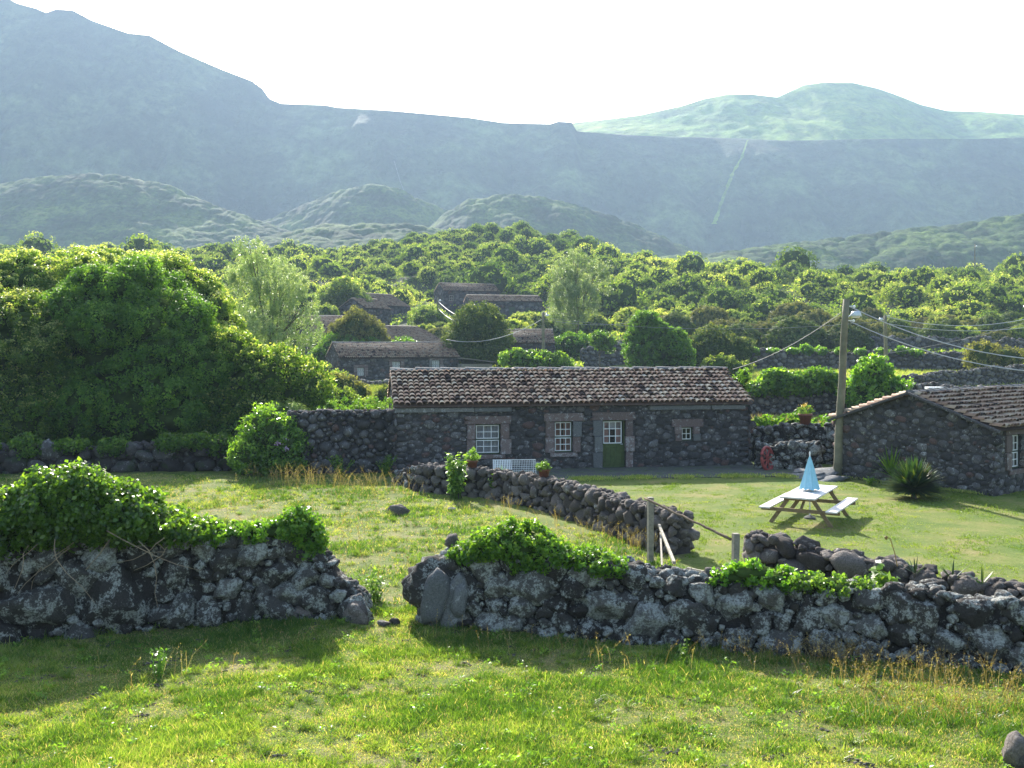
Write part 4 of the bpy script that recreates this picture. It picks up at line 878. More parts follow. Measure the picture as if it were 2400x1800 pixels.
tree("leafy_shrub", "little bright bush at the wall foot above the right cottage's ridge", "shrub", 28.6, 73.5,
     [(0, 0, .8, 1.0, .7, .7), (1.1, 0, .6, .8, .7, .5)], M['lf_vine'], (80, .22, 22, .18), .04, seed=36)
tree("leafy_shrub", "band of broad glossy leaves growing along the yard's upper wall, left of the flower pot", "shrub", 10.5, 42.0,
     [(0, 0, 1.35, .7, .4, .45), (1.0, -.3, 1.4, .8, .4, .5), (2.2, -.5, 1.35, .7, .4, .4), (-.6, .1, 1.2, .5, .4, .4)], M['lf_vine'], (130, .16, 22, .17), .05, seed=37, asp=.35, core=.5, zmin=.6)
tree("leafy_shrub", "dark ivy tuft clinging to the right gable edge of the long cottage roof", "ivy", 9.6, 43.3,
     [(0, 0, 2.9, .35, .6, .5), (.25, .3, 3.3, .3, .4, .4)], M['lf_ivy'], (50, .15, 24, .1), .04, seed=38)

def ivy(label, at_, hh_, s0, s1, segs, seed, mat='lf_ivy', ls=.078, ncl=300, clr=.17, lpc=34, pale=.4, name="ivy", thick=.55, stems=0, asp=.75, lw=.55):
    """segs: (s, extra height above crest, hang below crest) along a wall"""
    r = np.random.default_rng(seed); lobes = []
    for s, up, dn in segs:
        x, y, d, n = at_(s); h = float(hh_(s)); zc = g(float(x), float(y)) + h + (up - dn) / 2
        lobes.append((float(x) + n[0] * .12, float(y) + n[1] * .12, zc, lw, thick, max(.12, (up + dn) / 2)))
    c0 = Vector(lobes[len(lobes) // 2][:3]); c0.z = 0; lobes = [(l[0] - c0.x, l[1] - c0.y, l[2], l[3], l[4], l[5]) for l in lobes]
    t = thing(name, label, "ivy", c0)
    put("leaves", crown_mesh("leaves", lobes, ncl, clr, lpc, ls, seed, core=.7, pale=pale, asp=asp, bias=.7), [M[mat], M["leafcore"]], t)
    mb = MB()
    for k in range(stems):
        l = lobes[r.integers(len(lobes))]; p = Vector((l[0] + r.uniform(-.4, .4), l[1] - l[4] * .95, l[2] - l[5] * r.uniform(.3, .9)))
        pts = [p]; v_ = Vector((r.uniform(-.25, .25), -.02, -.12))
        for q in range(5): v_ += Vector((r.uniform(-.12, .12), r.uniform(-.02, .02), r.uniform(-.06, .04))); p = p + v_; pts.append(p)
        mb.tube(pts, [.009, .008, .007, .006, .005, .003], 5)
    if stems: mb.build("stem", M['creeper'], t)
    return t
WL = [o for o in COL.objects if o.name.startswith(("dry_stone", "garden_wall", "field_wall"))]
def wfun(path):
    P = np.array([p[:2] for p in path]); H = [p[2] for p in path]; seg = np.linalg.norm(P[1:] - P[:-1], axis=1); cum = np.concatenate([[0], np.cumsum(seg)]); dr = (P[1:] - P[:-1]) / seg[:, None]
    def at_(s):
        k = min(len(seg) - 1, max(0, int(np.searchsorted(cum, s, side='right')) - 1)); d = dr[k]
        return np.interp(s, cum, P[:, 0]), np.interp(s, cum, P[:, 1]), d, np.array([d[1], -d[0]])
    return at_, lambda s: np.interp(s, cum, H)
a1 = wfun([(-11.5, 16.6, 1.55), (-8, 16.75, 1.5), (-6.2, 17.4, 1.45), (-4.6, 17.9, 1.45), (-3.75, 18.05, 1.35), (-3.3, 18.0, .95), (-2.85, 17.9, .7), (-2.45, 17.75, .45)])
ivy("great mound of glossy ivy on the near left wall, bare stems hanging from it", *a1, 0, 5, [(.0, .7, .1), (.9, .75, .12), (1.8, .75, .15), (2.6, .6, .15), (3.3, .85, .15), (3.9, 1.15, .1), (4.3, 1.25, .05), (4.8, 1.0, .05), (5.2, .75, .0), (5.6, .45, .0), (6.0, .22, .02)], 41, ncl=1500, stems=15, clr=.15, lpc=40, thick=.62)
ivy("thin light ivy along the near left wall's crest beside the mound", *a1, 0, 5, [(6.3, .1, .12), (6.6, .12, .1), (6.9, .16, .1), (7.2, .12, .14), (7.45, .2, .1)], 42, mat='lf_vine', ncl=90, clr=.1, lpc=26, ls=.075, pale=.1, thick=.3)
ivy("rounded bright ivy cap on the near left wall's right end, trailing down", *a1, 0, 5, [(7.75, .3, .1), (8.0, .5, .1), (8.15, .42, .2)], 43, mat='lf_vine', ncl=200, clr=.1, lpc=30, ls=.07, pale=0, thick=.3, lw=.3)
a2 = wfun([(-1.75, 18.0, .95), (-1.3, 18.0, 1.15), (.4, 17.3, 1.22), (1.6, 17.05, 1.15), (2.4, 16.85, .98), (3.4, 16.6, .98), (4.2, 16.3, 1.08), (5.6, 15.8, .98), (7.0, 15.2, .95), (8.8, 14.4, .95), (11, 13.4, .95)])
ivy("yellow-green creeper mound capping the right-hand near wall close to the gap", *a2, 0, 5, [(1.15, .12, .12), (1.5, .36, .1), (1.85, .52, .12), (2.2, .5, .3), (2.5, .34, .2), (2.85, .22, .1), (3.2, .2, .1), (3.5, .1, .15)], 44, mat='lf_vine', ncl=420, clr=.1, lpc=30, ls=.065, pale=.15, thick=.45, lw=.4)
ivy("small sunlit creeper patch on the crest below the right gate post", *a2, 0, 5, [(5.6, .2, .05), (5.95, .26, .05), (6.3, .12, .05)], 45, mat='lf_vine', ncl=80, clr=.09, lpc=26, ls=.07, pale=.1, thick=.3)
ivy("flat pale creeper trailing along the crest between the gate post and the bright weed", *a2, 0, 5, [(6.6, .1, .05), (6.95, .12, .05), (7.3, .08, .05)], 46, mat='lf_weed', ncl=70, clr=.09, lpc=24, ls=.06, pale=.1, thick=.3)
ivy("bright ground creeper at the right edge between the two stone walls", *a2, 0, 5, [(10.2, -.1, .3), (10.8, -.05, .3), (11.4, -.05, .3)], 47, mat='lf_vine', ncl=70, clr=.12, lpc=24, ls=.07, pale=.1, thick=.6)
a3 = wfun([(11, 61, 1.9), (14.5, 60.5, 1.75), (18, 60.5, 1.9), (24, 60, 1.9), (30, 59, 1.8)])
ivy("row of dark vine humps on the field wall behind the utility pole", *a3, 0, 5, [(3.6, .3, .5), (4.3, .9, .4), (4.9, 1.0, .5), (5.6, .8, .4), (6.3, .7, .5), (7.0, 1.0, .4), (7.7, .8, .3), (8.4, .5, .5), (9.0, .3, .4), (9.8, .3, .6)], 48, ncl=520, clr=.26, lpc=28, ls=.19, pale=.35, thick=.55)
a4 = wfun([(18, 107, 1.9), (26, 106, 2.0), (32, 106, 1.9), (40, 105, 2.0), (46, 103, 1.8)])
ivy("thin trailing ivy on the upper field wall behind the second pole", *a4, 0, 5, [(5, .4, .3), (7, .2, .2), (9, .15, .2), (11, .25, .2), (12.5, .6, .3), (14, .4, .3), (16, .3, .3), (18, .2, .3), (20, .25, .3), (22, .4, .3), (23.5, .2, .3)], 49, ncl=420, clr=.26, lpc=26, ls=.22, pale=.3, thick=.6)

a5 = wfun([(-24, 36, 1.1), (-19, 37.2, 1.0), (-14, 38.0, .95), (-10.5, 38.3, .9), (-7.8, 38.2, .95)])
ivy("dark creepers spilling over the top of the boulder wall beneath the huge dome", *a5, 0, 5, [(3, .3, .3), (5, .1, .2), (6.5, .3, .4), (8, .15, .15), (9.5, .2, .3), (11.5, .35, .1), (12.5, .4, .1), (13.3, .35, .3), (14.2, .3, .5)], 50, mat='lf_bright', ncl=420, clr=.18, lpc=28, ls=.12, pale=0, thick=.5)

# weeds and sword-leaved plants
def weed(label, X, Y, h, n, ls, seed, mat='lf_weed', z=None, name="leafy_weed", spread=.25, cat="weed", group=None):
    r = np.random.default_rng(seed); t = thing(name, label, cat, (X, Y, g(X, Y) if z is None else z), 0, group); mb = MB(); P = []; Nn = []
    for k in range(n):
        a = r.uniform(0, 6.28); hh_ = h * r.uniform(.55, 1); top = Vector((math.cos(a) * spread * h * r.uniform(.2, 1), math.sin(a) * spread * h * r.uniform(.2, 1), hh_))
        b0 = Vector((r.normal() * .05 * h, r.normal() * .05 * h, -.03)); mid = (b0 + top) / 2 + Vector((0, 0, .05)); mb.tube([b0, mid, top], [.012 * h + .003, .009 * h + .002, .003], 5)
        for q in np.arange(.18, 1.02, .075 / max(h, .5) * 1.2):
            p = b0.lerp(mid, q * 2) if q < .5 else mid.lerp(top, q * 2 - 1)
            for _ in range(3):
                d = r.normal(size=3); d[2] = abs(d[2]) * .3; d /= np.linalg.norm(d); P.append(np.array(p) + d * ls * .55); Nn.append([d[0] * .3, d[1] * .3, 1])
    mb.build("stems", M['lf_weed'], t); V, Fa, T = leafquads(np.array(P), np.array(Nn), ls, r, .8, .42); put("leaves", np_mesh("leaves", V, Fa, T), M[mat], t); return t
def wp(x, y): return gp(x, y)
weed("tall bright leafy weed growing against the left end of the garden wall", -1.75, 31.2, 1.6, 20, .17, 51, spread=.24)
weed("bright spreading weed sprouting between the two walls at the right", 4.95 + 1.55, 17.6, 1.05, 9, .2, 52, spread=.45)
weed("young leafy weed beside the round stones halfway along the garden wall's left part", *wp(1160, 1170), .8, 5, .13, 53)
weed("lone bushy weed at the tip of the big wall shadow in the foreground", *wp(372, 1590), .45, 8, .075, 54, spread=.45)
weed("dense light green weeds growing right behind the gap", *wp(880, 1410), .55, 14, .1, 55, spread=.6)
weed("small pale weed in the shade before the right-hand near wall", *wp(1600, 1560), .4, 5, .07, 56)
weed("lower dark nettle patch at the foot of the tall dark wall", *wp(905, 1118), .75, 16, .11, 57, 'lf_bright', spread=.6)
weed("leafy nettles under the middle of the dark wall", *wp(800, 1120), .8, 16, .12, 58, 'lf_bright', spread=.7)
weed("dark leaves at the corner where boulder wall and dark wall meet", *wp(735, 1105), 1.1, 18, .13, 59, 'lf_bright', spread=.6)
weed("low green herb at the foot of the right cottage's gable", *wp(2040, 1138), .35, 12, .08, 60, 'lf_bright', spread=.8)
def swords(label, X, Y, n, ln, seed, mat='lf_spiky', name="sword_plant", z=None, wd=.035, up=.0, droop=.25, cat="yucca"):
    r = np.random.default_rng(seed); t = thing(name, label, cat, (X, Y, g(X, Y) if z is None else z)); V = []; Fa = []; T = []
    for k in range(n):
        a = r.uniform(0, 6.28); el = math.asin(min(1, max(-.1, r.uniform(-.05 + up, 1)))); l = ln * r.uniform(.75, 1.1); d = np.array([math.cos(a) * math.cos(el), math.sin(a) * math.cos(el), math.sin(el)])
        s = np.cross(d, [0, 0, 1.0]); s /= max(1e-3, np.linalg.norm(s)); c0 = np.array([0, 0, ln * .28]); b = len(V); tt = r.uniform(0, .8) if r.random() > .08 else 1
        for q, w_ in ((.08, .5), (.35, 1), (.7, .8), (1, .05)):
            p = c0 + d * l * q - np.array([0, 0, droop * l * q * q * math.cos(el)]); V += [p - s * wd * w_, p + s * wd * w_]; T += [tt, tt]
        for q in range(3): Fa.append((b + q * 2, b + q * 2 + 1, b + q * 2 + 3, b + q * 2 + 2))
    put("leaves", np_mesh("leaves", V, Fa, T), M[mat], t); mb = MB(); mb.tube([(0, 0, -.1), (0, 0, ln * .3)], [ln * .1, ln * .07], 8); mb.build("stem", M['bark'], t); return t
X_, Y_ = gp(2142, 1168); swords("big round yucca with stiff dark sword leaves on the lawn by the gable", X_, Y_, 900, 1.0, 61, wd=.04, droop=.12)
X_, Y_ = gp(2088, 1136); swords("sparser yellow-tipped sword-leaved plant behind the round yucca", X_, Y_, 60, 1.05, 62, up=.35, mat='lf_weed')
for i, (dx, lab) in enumerate(((7.05, "leftmost little aloe on the lawn wall at the right edge"), (7.5, "middle aloe of the three on the lawn wall, leaning right"), (7.85, "aloe nearest the right edge on the lawn wall"))):
    swords(lab, dx, 17.9 - (dx - 7.05) * 1.0, 9, .38, 63 + i, z=.62, up=.5, wd=.02, name="aloe", cat="aloe", droop=.1)
t = thing("dry_flower_stalk", "single bent dry flower stalk rising above the lawn wall near the aloes", "flower stalk", (6.85, 18.2, .8)); mb = MB(); mb.tube([(0, 0, 0), (-.05, 0, .25), (-.13, 0, .5), (-.2, 0, .52)], [.01, .009, .008, .006], 6); mb.build("stem", M['straw'], t)
mb = MB(); mb.lathe([(.002, .03), (.03, .01), (.03, -.02), (.005, -.05)], 8, (-.2, 0, .52)); mb.build("seed_head", M['straw'], t)

# banana-like plant by the small cottage
swords("broad-leaved banana-like plant in front of the small cottage's left end", -11.6, 52, 16, 1.2, 66, 'lf_vine', "banana_plant", wd=.13, up=.45, z=.9, cat="plant")
# mauve blooms belong to the glossy shrub
sh = [o for o in COL.objects if o.get("label", "").startswith("glossy-leaved shrub with mauve")][0]
for (a, b, c) in ((.55, -.75, 1.15), (.85, -.8, .95), (.75, -.7, 1.3)):
    V, Fa, T = stones(np.random.default_rng(3).normal(0, .05, (14, 3)), np.full((14, 3), .035), np.tile([1., 0, 0], (14, 1)), np.tile([0, 1., 0], (14, 1)), np.random.default_rng(4), 1)
    put("flower", np_mesh("flower", V, Fa, T), M['mauve'], sh, (a, b, c))

# ------------------------------------------------------------------ hillside shrubs: individuals, then the mass behind them
protos = []
for i, (mat, pale, n) in enumerate((('lf_hill', .5, 0), ('lf_hill', .3, 0), ('lf_dark', .1, 0), ('lf_hill', .7, 0), ('lf_olive', .15, 0), ('lf_dark', .25, 0))):
    r = np.random.default_rng(200 + i); lobes = [(0, 0, 2.0, 2.3, 2.3, 1.9)]
    for k in range(6):
        a = k * 1.05 + r.uniform(0, .8); lobes.append((1.9 * math.cos(a), 1.9 * math.sin(a), r.uniform(1.0, 2.1), r.uniform(1.1, 1.7), r.uniform(1.1, 1.7), r.uniform(.9, 1.5)))
    t = thing("hillside_tree", "shrubby tree", "tree", (0, 0, 0), 0, "rounded shrubby trees covering the hillside"); trunk(t, lobes, .8, .16, seed=i)
    lobes = knob(lobes, 16, .6, 1.0, i); put("crown", crown_mesh("crown", lobes, 640, .24, 34, .19, 300 + i, core=.8, pale=pale * .7, zmin=-.1, bias=1.1, spread=.03), [M[mat], M["leafcore"]], t); protos.append(t)
KLAB = ["rounded mid-green shrubby tree on the hillside, one of many alike", "grey-green domed tree of the hillside scrub, one of many alike", "dark evergreen scrub tree on the hillside, one of many alike",
        "pale yellowish-topped hillside bush, one of many alike", "olive-brown hillside bush, one of many alike", "dusky blue-green hillside tree, one of many alike"]
VIEW = [  # photo boxes (x0, x1, y0, y1, Y): things that nearer foliage must not cover
    (700, 1085, 795, 900, 104), (915, 1045, 750, 800, 125), (725, 800, 752, 835, 128), (1175, 1310, 765, 800, 118), (1005, 1150, 650, 715, 190), (1075, 1270, 680, 730, 180), (885, 962, 668, 712, 172), (840, 905, 688, 742, 154), (900, 1080, 705, 750, 165),
    (1720, 2330, 800, 960, 108), (1960, 2400, 840, 960, 104), (1340, 1480, 840, 870, 88), (1260, 1440, 600, 820, 140), (540, 760, 560, 800, 75), (1455, 1640, 745, 860, 100)]
def blocked(X, Y, z, rad, h):
    s = F / Y; x = 1200 + X * s; yb = YH - (z - CH) * s; yt = yb - h * s; rr = rad * s
    for x0, x1, y0, y1, YY_ in VIEW:
        if Y < YY_ + 3 and x + rr > x0 and x - rr < x1 and yb > y0 and yt < y1 + 2: return True
        if abs(Y - YY_) < 12 and x + rr > x0 and x - rr < x1 and YY_ > 120: return True
    return False
cand = []; r = np.random.default_rng(77)
while len(cand) < 16000:
    Y = 118 + 290 * r.random() ** 1.15; X = r.uniform(-.62, .62) * Y; cand.append((X, Y))
cand += [(X, Y) for X, Y in zip(r.uniform(-60, 100, 300), r.uniform(95, 130, 300)) if X > 50 or X < -28]
cand.sort(key=lambda p: p[1]); kept = []; KX = []; KY = []
for X, Y in cand:
    z = g(X, Y); sc_ = r.choice([.55, .8, 1.0, 1.3, 1.7, 2.2], p=[.16, .22, .24, .2, .13, .05]) * r.uniform(.85, 1.15) * (1 if Y < 270 else .8)
    if fbm(np.array(X / 13 + 50), np.array(Y / 13), 2, 61) > .66: continue
    if abs(X + 9) < 11 and 165 < Y < 196: continue
    if X > 8 and Y < 133 + 4 * math.sin(X) and X < 110: continue
    if KX and ((np.array(KX) - X) ** 2 + (np.array(KY) - Y) ** 2 < (3.3 * sc_) ** 2).any(): continue
    if blocked(X, Y, z, 3.2 * sc_, 3.9 * sc_): continue
    kept.append((X, Y, z, sc_)); KX.append(X); KY.append(Y)
    if len(kept) >= 2600: break
inview = [k for k in kept if abs(k[0] / k[1]) < .52]; near = set(id(k) for k in sorted(inview, key=lambda k: k[1])[:285]); first = [True] * 6; mass = []
zone = lambda X, Y: [0, 1, 3, 3, 0, 2, 4, 5][int(7.99 * min(.999, max(0, vnoise(X / 16, Y / 16, 4) * .9 + .1 * r.random())))] if r.random() < .6 else [0, 1, 3, 3, 1, 0, 4, 5][int(r.integers(0, 8))]
LMK = [(60, 'above the far-left bush'), (300, 'above the huge dark dome'), (480, 'left of the tall airy tree'), (650, 'behind the tall airy tree'), (830, 'above the olive tree'), (960, 'left of the far cottages'), (1080, 'around the far cottages'), (1200, 'left of the slender tree'), (1350, 'behind the slender tree'), (1530, 'above the bright round bush'), (1700, 'above the long roof'), (1830, 'left of the foreground pole'), (1960, 'behind the foreground pole'), (2090, 'behind the second pole'), (2230, 'right of the second pole'), (2360, 'at the right edge')]
BND = [(140, 'in the lowest row'), (165, 'low on the hillside'), (195, 'halfway up the hillside'), (230, 'high on the hillside'), (270, 'near the skyline'), (999, 'on the skyline')]
KN = ['mid-green tree', 'grey-green domed tree', 'dark evergreen tree', 'pale-topped bush', 'olive-brown bush', 'dusky blue-green tree']
LB = {}
def hlabel(o, i, X, Y, sc_):
    x = 1200 + X / Y * F; lm = min(LMK, key=lambda l: abs(l[0] - x))[1]; bn = [b for b in BND if Y < b[0]][0][1]; sz = 'small' if sc_ < .8 else ('large' if sc_ > 1.12 else 'middling')
    LB.setdefault(f'{sz} {KN[i]} {bn}, {lm}', []).append((x, o))
for k in kept:
    X, Y, z, sc_ = k
    if id(k) not in near: mass.append(k); continue
    i = zone(X, Y); szv = (sc_ * r.uniform(.9, 1.15), sc_ * r.uniform(.9, 1.15), sc_ * r.uniform(.85, 1.2))
    if first[i]:
        o = protos[i]; o.location = (X, Y, z); o.scale = szv; o.rotation_euler[2] = r.uniform(0, 6.28); first[i] = False; hlabel(o, i, X, Y, sc_)
    else: hlabel(dup(protos[i], (X, Y, z), r.uniform(0, 6.28), szv), i, X, Y, sc_)
for i in range(6):
    if first[i]: 
        for c in list(protos[i].children): bpy.data.objects.remove(c)
        bpy.data.objects.remove(protos[i])
for lab, lst in LB.items():
    lst.sort(key=lambda q: q[0])
    for q, (x, o) in enumerate(lst):
        o['label'] = lab if len(lst) == 1 else lab + (', leftmost', ', second from left', ', third from left', ', fourth from left', ', fifth from left', ', sixth from left', ', seventh from left', ', eighth from left', ', ninth from left', ', tenth from left', ', second from right', ', rightmost')[min(q, 10) if q < len(lst) - 1 else -1]
tmpl = []
for i in range(5):
    r2 = np.random.default_rng(400 + i); lobes = [(0, 0, 1.9, 2.5, 2.5, 1.9)] + [(1.9 * math.cos(a), 1.9 * math.sin(a), r2.uniform(.9, 2.0), 1.4, 1.4, 1.2) for a in np.linspace(0, 5.2, 5) + r2.uniform(0, 1)]
    V, Fa, T = crown_np(lobes, 190, .32, 8, .33, 500 + i, zmin=.2, pale=.4, bias=1.2, spread=.03)
    c = core_np(lobes, .8); V2, F2, T2 = joinm([(V, np.concatenate([Fa[:, [0, 1, 2]], Fa[:, [0, 2, 3]]]), T)] + [(a, b, t_) for a, b, t_ in c[:1]]); tmpl.append((V2, F2, T2, np.arange(len(F2)) >= len(Fa) * 2))
ps = []; mis = []
for (X, Y, z, sc_) in mass:
    V, Fa, T, mi_ = tmpl[r.integers(5)]; mis.append(mi_); a = r.uniform(0, 6.28); c_, s_ = math.cos(a), math.sin(a)
    W = np.stack([V[:, 0] * c_ - V[:, 1] * s_, V[:, 0] * s_ + V[:, 1] * c_, V[:, 2]], 1) * sc_ * np.array([1, 1, r.uniform(.85, 1.2)]) + np.array([X, Y, z]); ps.append((W, Fa, np.clip(T + r.normal(0, .12), 0, 1)))
V, Fa, T = joinm(ps); o = put("hillside_scrub", np_mesh("hillside_scrub", V, Fa, T, mi=np.concatenate(mis)), [M['lf_hill'], M["leafcore"]]); tag(o, "rounded scrub and small trees massed on the farther hillside", "scrub", kind="stuff")
# low ground cover between the hillside trees
n = 260000; Y = 100 + 330 * r.random(n) ** 1.4; X = r.uniform(-.6, .6, n) * Y; k = (wood_ := sm(Y + 20 * (fbm(X / 15, Y / 15, 3, 8) - .5), 118, 134)) > r.random(n); k |= (X < 8) & (X > -60) & (Y > 112); k &= ~((np.abs(X + 9) < 9 + 0 * X) & (Y > 160) & (Y < 190)); X, Y = X[k], Y[k]
lump = .9 * np.sqrt(np.clip(1 - cell(X / 2.2, Y / 2.2, 3) ** 2, 0, 1)); P = np.stack([X, Y, ground(X, Y) + lump + .1 * r.random(len(X))], 1)
V, Fa, T = leafquads(P, np.tile([0, -.3, 1.], (len(P), 1)), .42, r, .6, .6); o = put("undergrowth", np_mesh("undergrowth", V, Fa, T), M['lf_hill']); tag(o, "low brambles and ferns between the hillside trees", "undergrowth", kind="stuff")
# orange flower bed below the far cottages
r = np.random.default_rng(5); P = np.stack([r.uniform(-4, 4, 1100) - 27.5, r.uniform(-1.2, 1.2, 1100) + 163], 1); zz = ground(P[:, 0], P[:, 1]) + r.uniform(.9, 2.4, 1100)
V, Fa, T = leafquads(np.column_stack([P, zz]), np.tile([0, -.5, 1.], (1100, 1)), .22, r, .5, .8)
ob = thing("flower_bed", "bed of orange flowers on the terrace left of the far long cottage", "flower bed", (0, 0, 0)); put("leaves", np_mesh("leaves", V, Fa, T), M['lf_vine'], ob)
V, Fa, T = leafquads(np.column_stack([P, zz])[::2] + [0, -.1, .1], np.tile([0, -.5, 1.], (550, 1)), .2, r, .5, .8); put("flowers", np_mesh("flowers", V, Fa, T), M['orangepetal'], ob)

# ------------------------------------------------------------------ poles and cables
def lamp(parent, p, d):
    """street lamp head at p (local), arm back towards the pole along -d"""
    mb = MB(); mb.tube([(p[0] - d * .32, p[1], p[2] - .12), (p[0] - d * .12, p[1], p[2] + .02), (p[0], p[1], p[2] + .02)], .022, 6); arm = mb.build("lamp_arm", M['lampmetal'], parent)
    mb = MB(); mb.lathe([(.001, .12), (.12, .11), (.17, .05), (.19, -.06), (.185, -.07), (.15, -.06)], 14, p); mb.build("lamp_shade", M['lampmetal'], parent, True)
    mb = MB(); mb.lathe([(.14, -.06), (.12, -.11), (.001, -.13)], 12, p); mb.build("lamp_glass", M['white'], parent, True)
def pole(label, X, Y, h, rad, lean=0, lamp_side=0, lamp_z=0, mat='polewood', clamps=()):
    t = thing("utility_pole", label, "utility pole", (X, Y, g(X, Y)), 0, "utility poles of the village")
    mb = MB(); n = 7; mb.tube([(lean * k / n + .012 * math.sin(k * 2), 0, -.3 + (h + .3) * k / n) for k in range(n + 1)], [rad * (1.12 - .35 * k / n) for k in range(n + 1)], 14, .5); mb.build("pole", M[mat], t, True)
    if lamp_side: lamp(t, (lean * lamp_z / h + lamp_side * (rad + .22), -.05, lamp_z), lamp_side)
    for cz in clamps:
        xx = lean * cz / h; mb = MB(); mb.tube([(xx + rad * .6, 0, cz), (xx + rad + .14, -.02, cz + .01)], .022, 6); mb.lathe([(.001, .05), (.04, .03), (.045, -.03), (.001, -.05)], 8, (xx + rad + .16, -.02, cz)); mb.build("insulator", M['white'], t)
    return t
pole("tall foreground utility pole with a white lamp, standing at the right cottage's corner", 11.38, 35.9, 6.25, .14, .33, 1, 5.72, clamps=(6.0, 5.5))
pole("second utility pole, thin, lamp to its left, seen beyond the vine-topped field wall", 32.9, 90, 5.9, .17, -.1, -1, 5.6, clamps=(5.9,))
pole("utility pole among village gardens, lamp to its right, behind the long cottage roof", 3.05, 100, 6.9, .17, 0, 1, 6.6, clamps=(6.8,))
pole("short distant pole between the far cottages with two white cables", -11.6, 160, 5.5, .15, 0, 1, 5.0)
pole("tiny distant lamp pole on the hillside at the right", 113, 250, 8.5, .16, 0, 1, 8.0)
pole("utility pole cut off by the right edge of the view, lamp white", 47.0, 93, 7.0, .17, 0, -1, 6.6, clamps=(6.9,))
def cable(label, a, b, sag, rad, mat='wire', n=28):
    a = Vector(a); b = Vector(b); t_ = [i / n for i in range(n + 1)]; mb = MB(); c = a.copy()
    mb.tube([a.lerp(b, q) - c - Vector((0, 0, 4 * sag * q * (1 - q))) for q in t_], rad, 6)
    o = mb.build("power_cable", M[mat], None, True); o.location = c; return tag(o, label, "cable", "overhead cables")
cable("upper thick white cable sagging from the foreground pole off to the right", (11.85, 35.9, 6.02), (26, 31, 6.6), 2.15, .019)
cable("lower thick white cable sagging from the foreground pole off to the right", (11.85, 35.9, 5.5), (26, 31, 6.0), 2.0, .019)
cable("cable running from the foreground pole down left to the long cottage's gable", (11.6, 35.9, 5.85), (9.1, 42.2, 3.65), .25, .012, 'wiredark')
cable("upper pale cable from the second pole to the pole at the right edge", (32.8, 90, 7.0), (47, 93, 6.9), .75, .03)
cable("lower pale cable from the second pole to the pole at the right edge", (32.8, 90, 6.4), (47, 93, 6.1), .5, .025)
cable("dark cable dropping from the right-edge pole toward the field walls", (47, 93, 6.6), (36, 106, 3.2), .4, .02, 'wiredark')
cable("thin cable spanning from the village pole to the second pole", (3.1, 100, 7.1), (32.8, 90, 6.6), .9, .022, 'wiredark')
cable("cable from the village pole down to the small cottage's ridge", (3.0, 100, 7.0), (-7.0, 109, 5.0), 1.0, .026)
cable("cable going right from the village pole, vanishing behind the slender pale tree", (3.1, 100, 7.0), (16, 125, 7.4), .6, .024, 'wiredark')
cable("upper white cable by the far short pole", (-11.5, 160, 11.0), (-8.0, 150, 8.6), .2, .045)
cable("lower white cable by the far short pole", (-11.5, 160, 9.9), (-8.6, 150, 7.9), .2, .045)

# ------------------------------------------------------------------ picnic table and parasol
C0 = Vector((8.05, 27.7, 0)); lx = Vector((.49, .87, 0)).normalized()
tb_ = thing("picnic_table", "picnic table with silvery top and brown A-shaped legs on the sunny lawn", "picnic table", (C0.x, C0.y, g(C0.x, C0.y)), math.atan2(lx.y, lx.x))
TL, TW = 2.75, .92
mb = MB()
for k in range(5): y0 = -TW / 2 + k * TW / 5; mb.box(-TL / 2, TL / 2, y0 + .004, y0 + TW / 5 - .004, .715, .755)
mb.build("tabletop", M['benchtop'], tb_, bevel=.004)
for s in (-1, 1):
    mb = MB(); y0 = s * .86
    for k in range(2): mb.box(-TL / 2, TL / 2, y0 - .145 + k * .147, y0 - .003 + k * .147, .415, .455)
    mb.build("bench_seat", M['benchtop'], tb_, bevel=.004)
for x in (-TL / 2 + .38, TL / 2 - .38):
    for s in (-1, 1):
        mb = MB(); mb.bar((x + s * .025, s * .30, .70), (x + s * .025, s * .80, -.02), .045, .10); mb.build("leg", M['benchwood'], tb_)
    mb = MB(); mb.box(x - .09, x - .045, -1.02, 1.02, .325, .415); mb.build("crossbar", M['benchwood'], tb_)
    mb = MB(); mb.box(x - .09, x - .045, -.42, .42, .63, .713); mb.build("crossbar", M['benchwood'], tb_)
    sx = 1 if x < 0 else -1
    mb = MB(); mb.bar((x + sx * .02, 0, .37), (x + sx * .62, 0, .70), .045, .085); mb.build("brace", M['benchwood'], tb_)
ub = thing("parasol", "closed pale blue parasol standing in the middle of the picnic table", "parasol", (C0.x + .02, C0.y + .05, 0))
mb = MB(); n = 64; prof = [(0, 1.72), (.03, 1.66), (.10, 1.45), (.17, 1.2), (.235, .98), (.285, .83), (.29, .81)]
vs = []; 
for q, (rr, zz) in enumerate(prof):
    for k in range(n):
        a = 2 * math.pi * k / n; pl = 1 - .26 * abs(math.sin(a * 4)) ** .7 + .03 * math.sin(a * 3 + q); vs.append((rr * pl * math.cos(a), rr * pl * math.sin(a), zz - .015 * math.cos(8 * a) * q / 6))
mb.add(vs, [(i * n + k, i * n + (k + 1) % n, (i + 1) * n + (k + 1) % n, (i + 1) * n + k) for i in range(len(prof) - 1) for k in range(n)]); mb.build("canopy", M['canopy'], ub, True)
mb = MB(); mb.tube([(0, 0, .02), (0, 0, 1.74)], .018, 8); mb.build("pole", M['white'], ub)
mb = MB(); mb.lathe([(.001, 1.82), (.018, 1.80), (.022, 1.76), (.012, 1.72)], 10); mb.build("finial", M['white'], ub)
mb = MB(); mb.lathe([(.001, .09), (.05, .09), (.15, .04), (.16, 0), (.001, 0)], 16); mb.build("base", M['greystone'], ub)

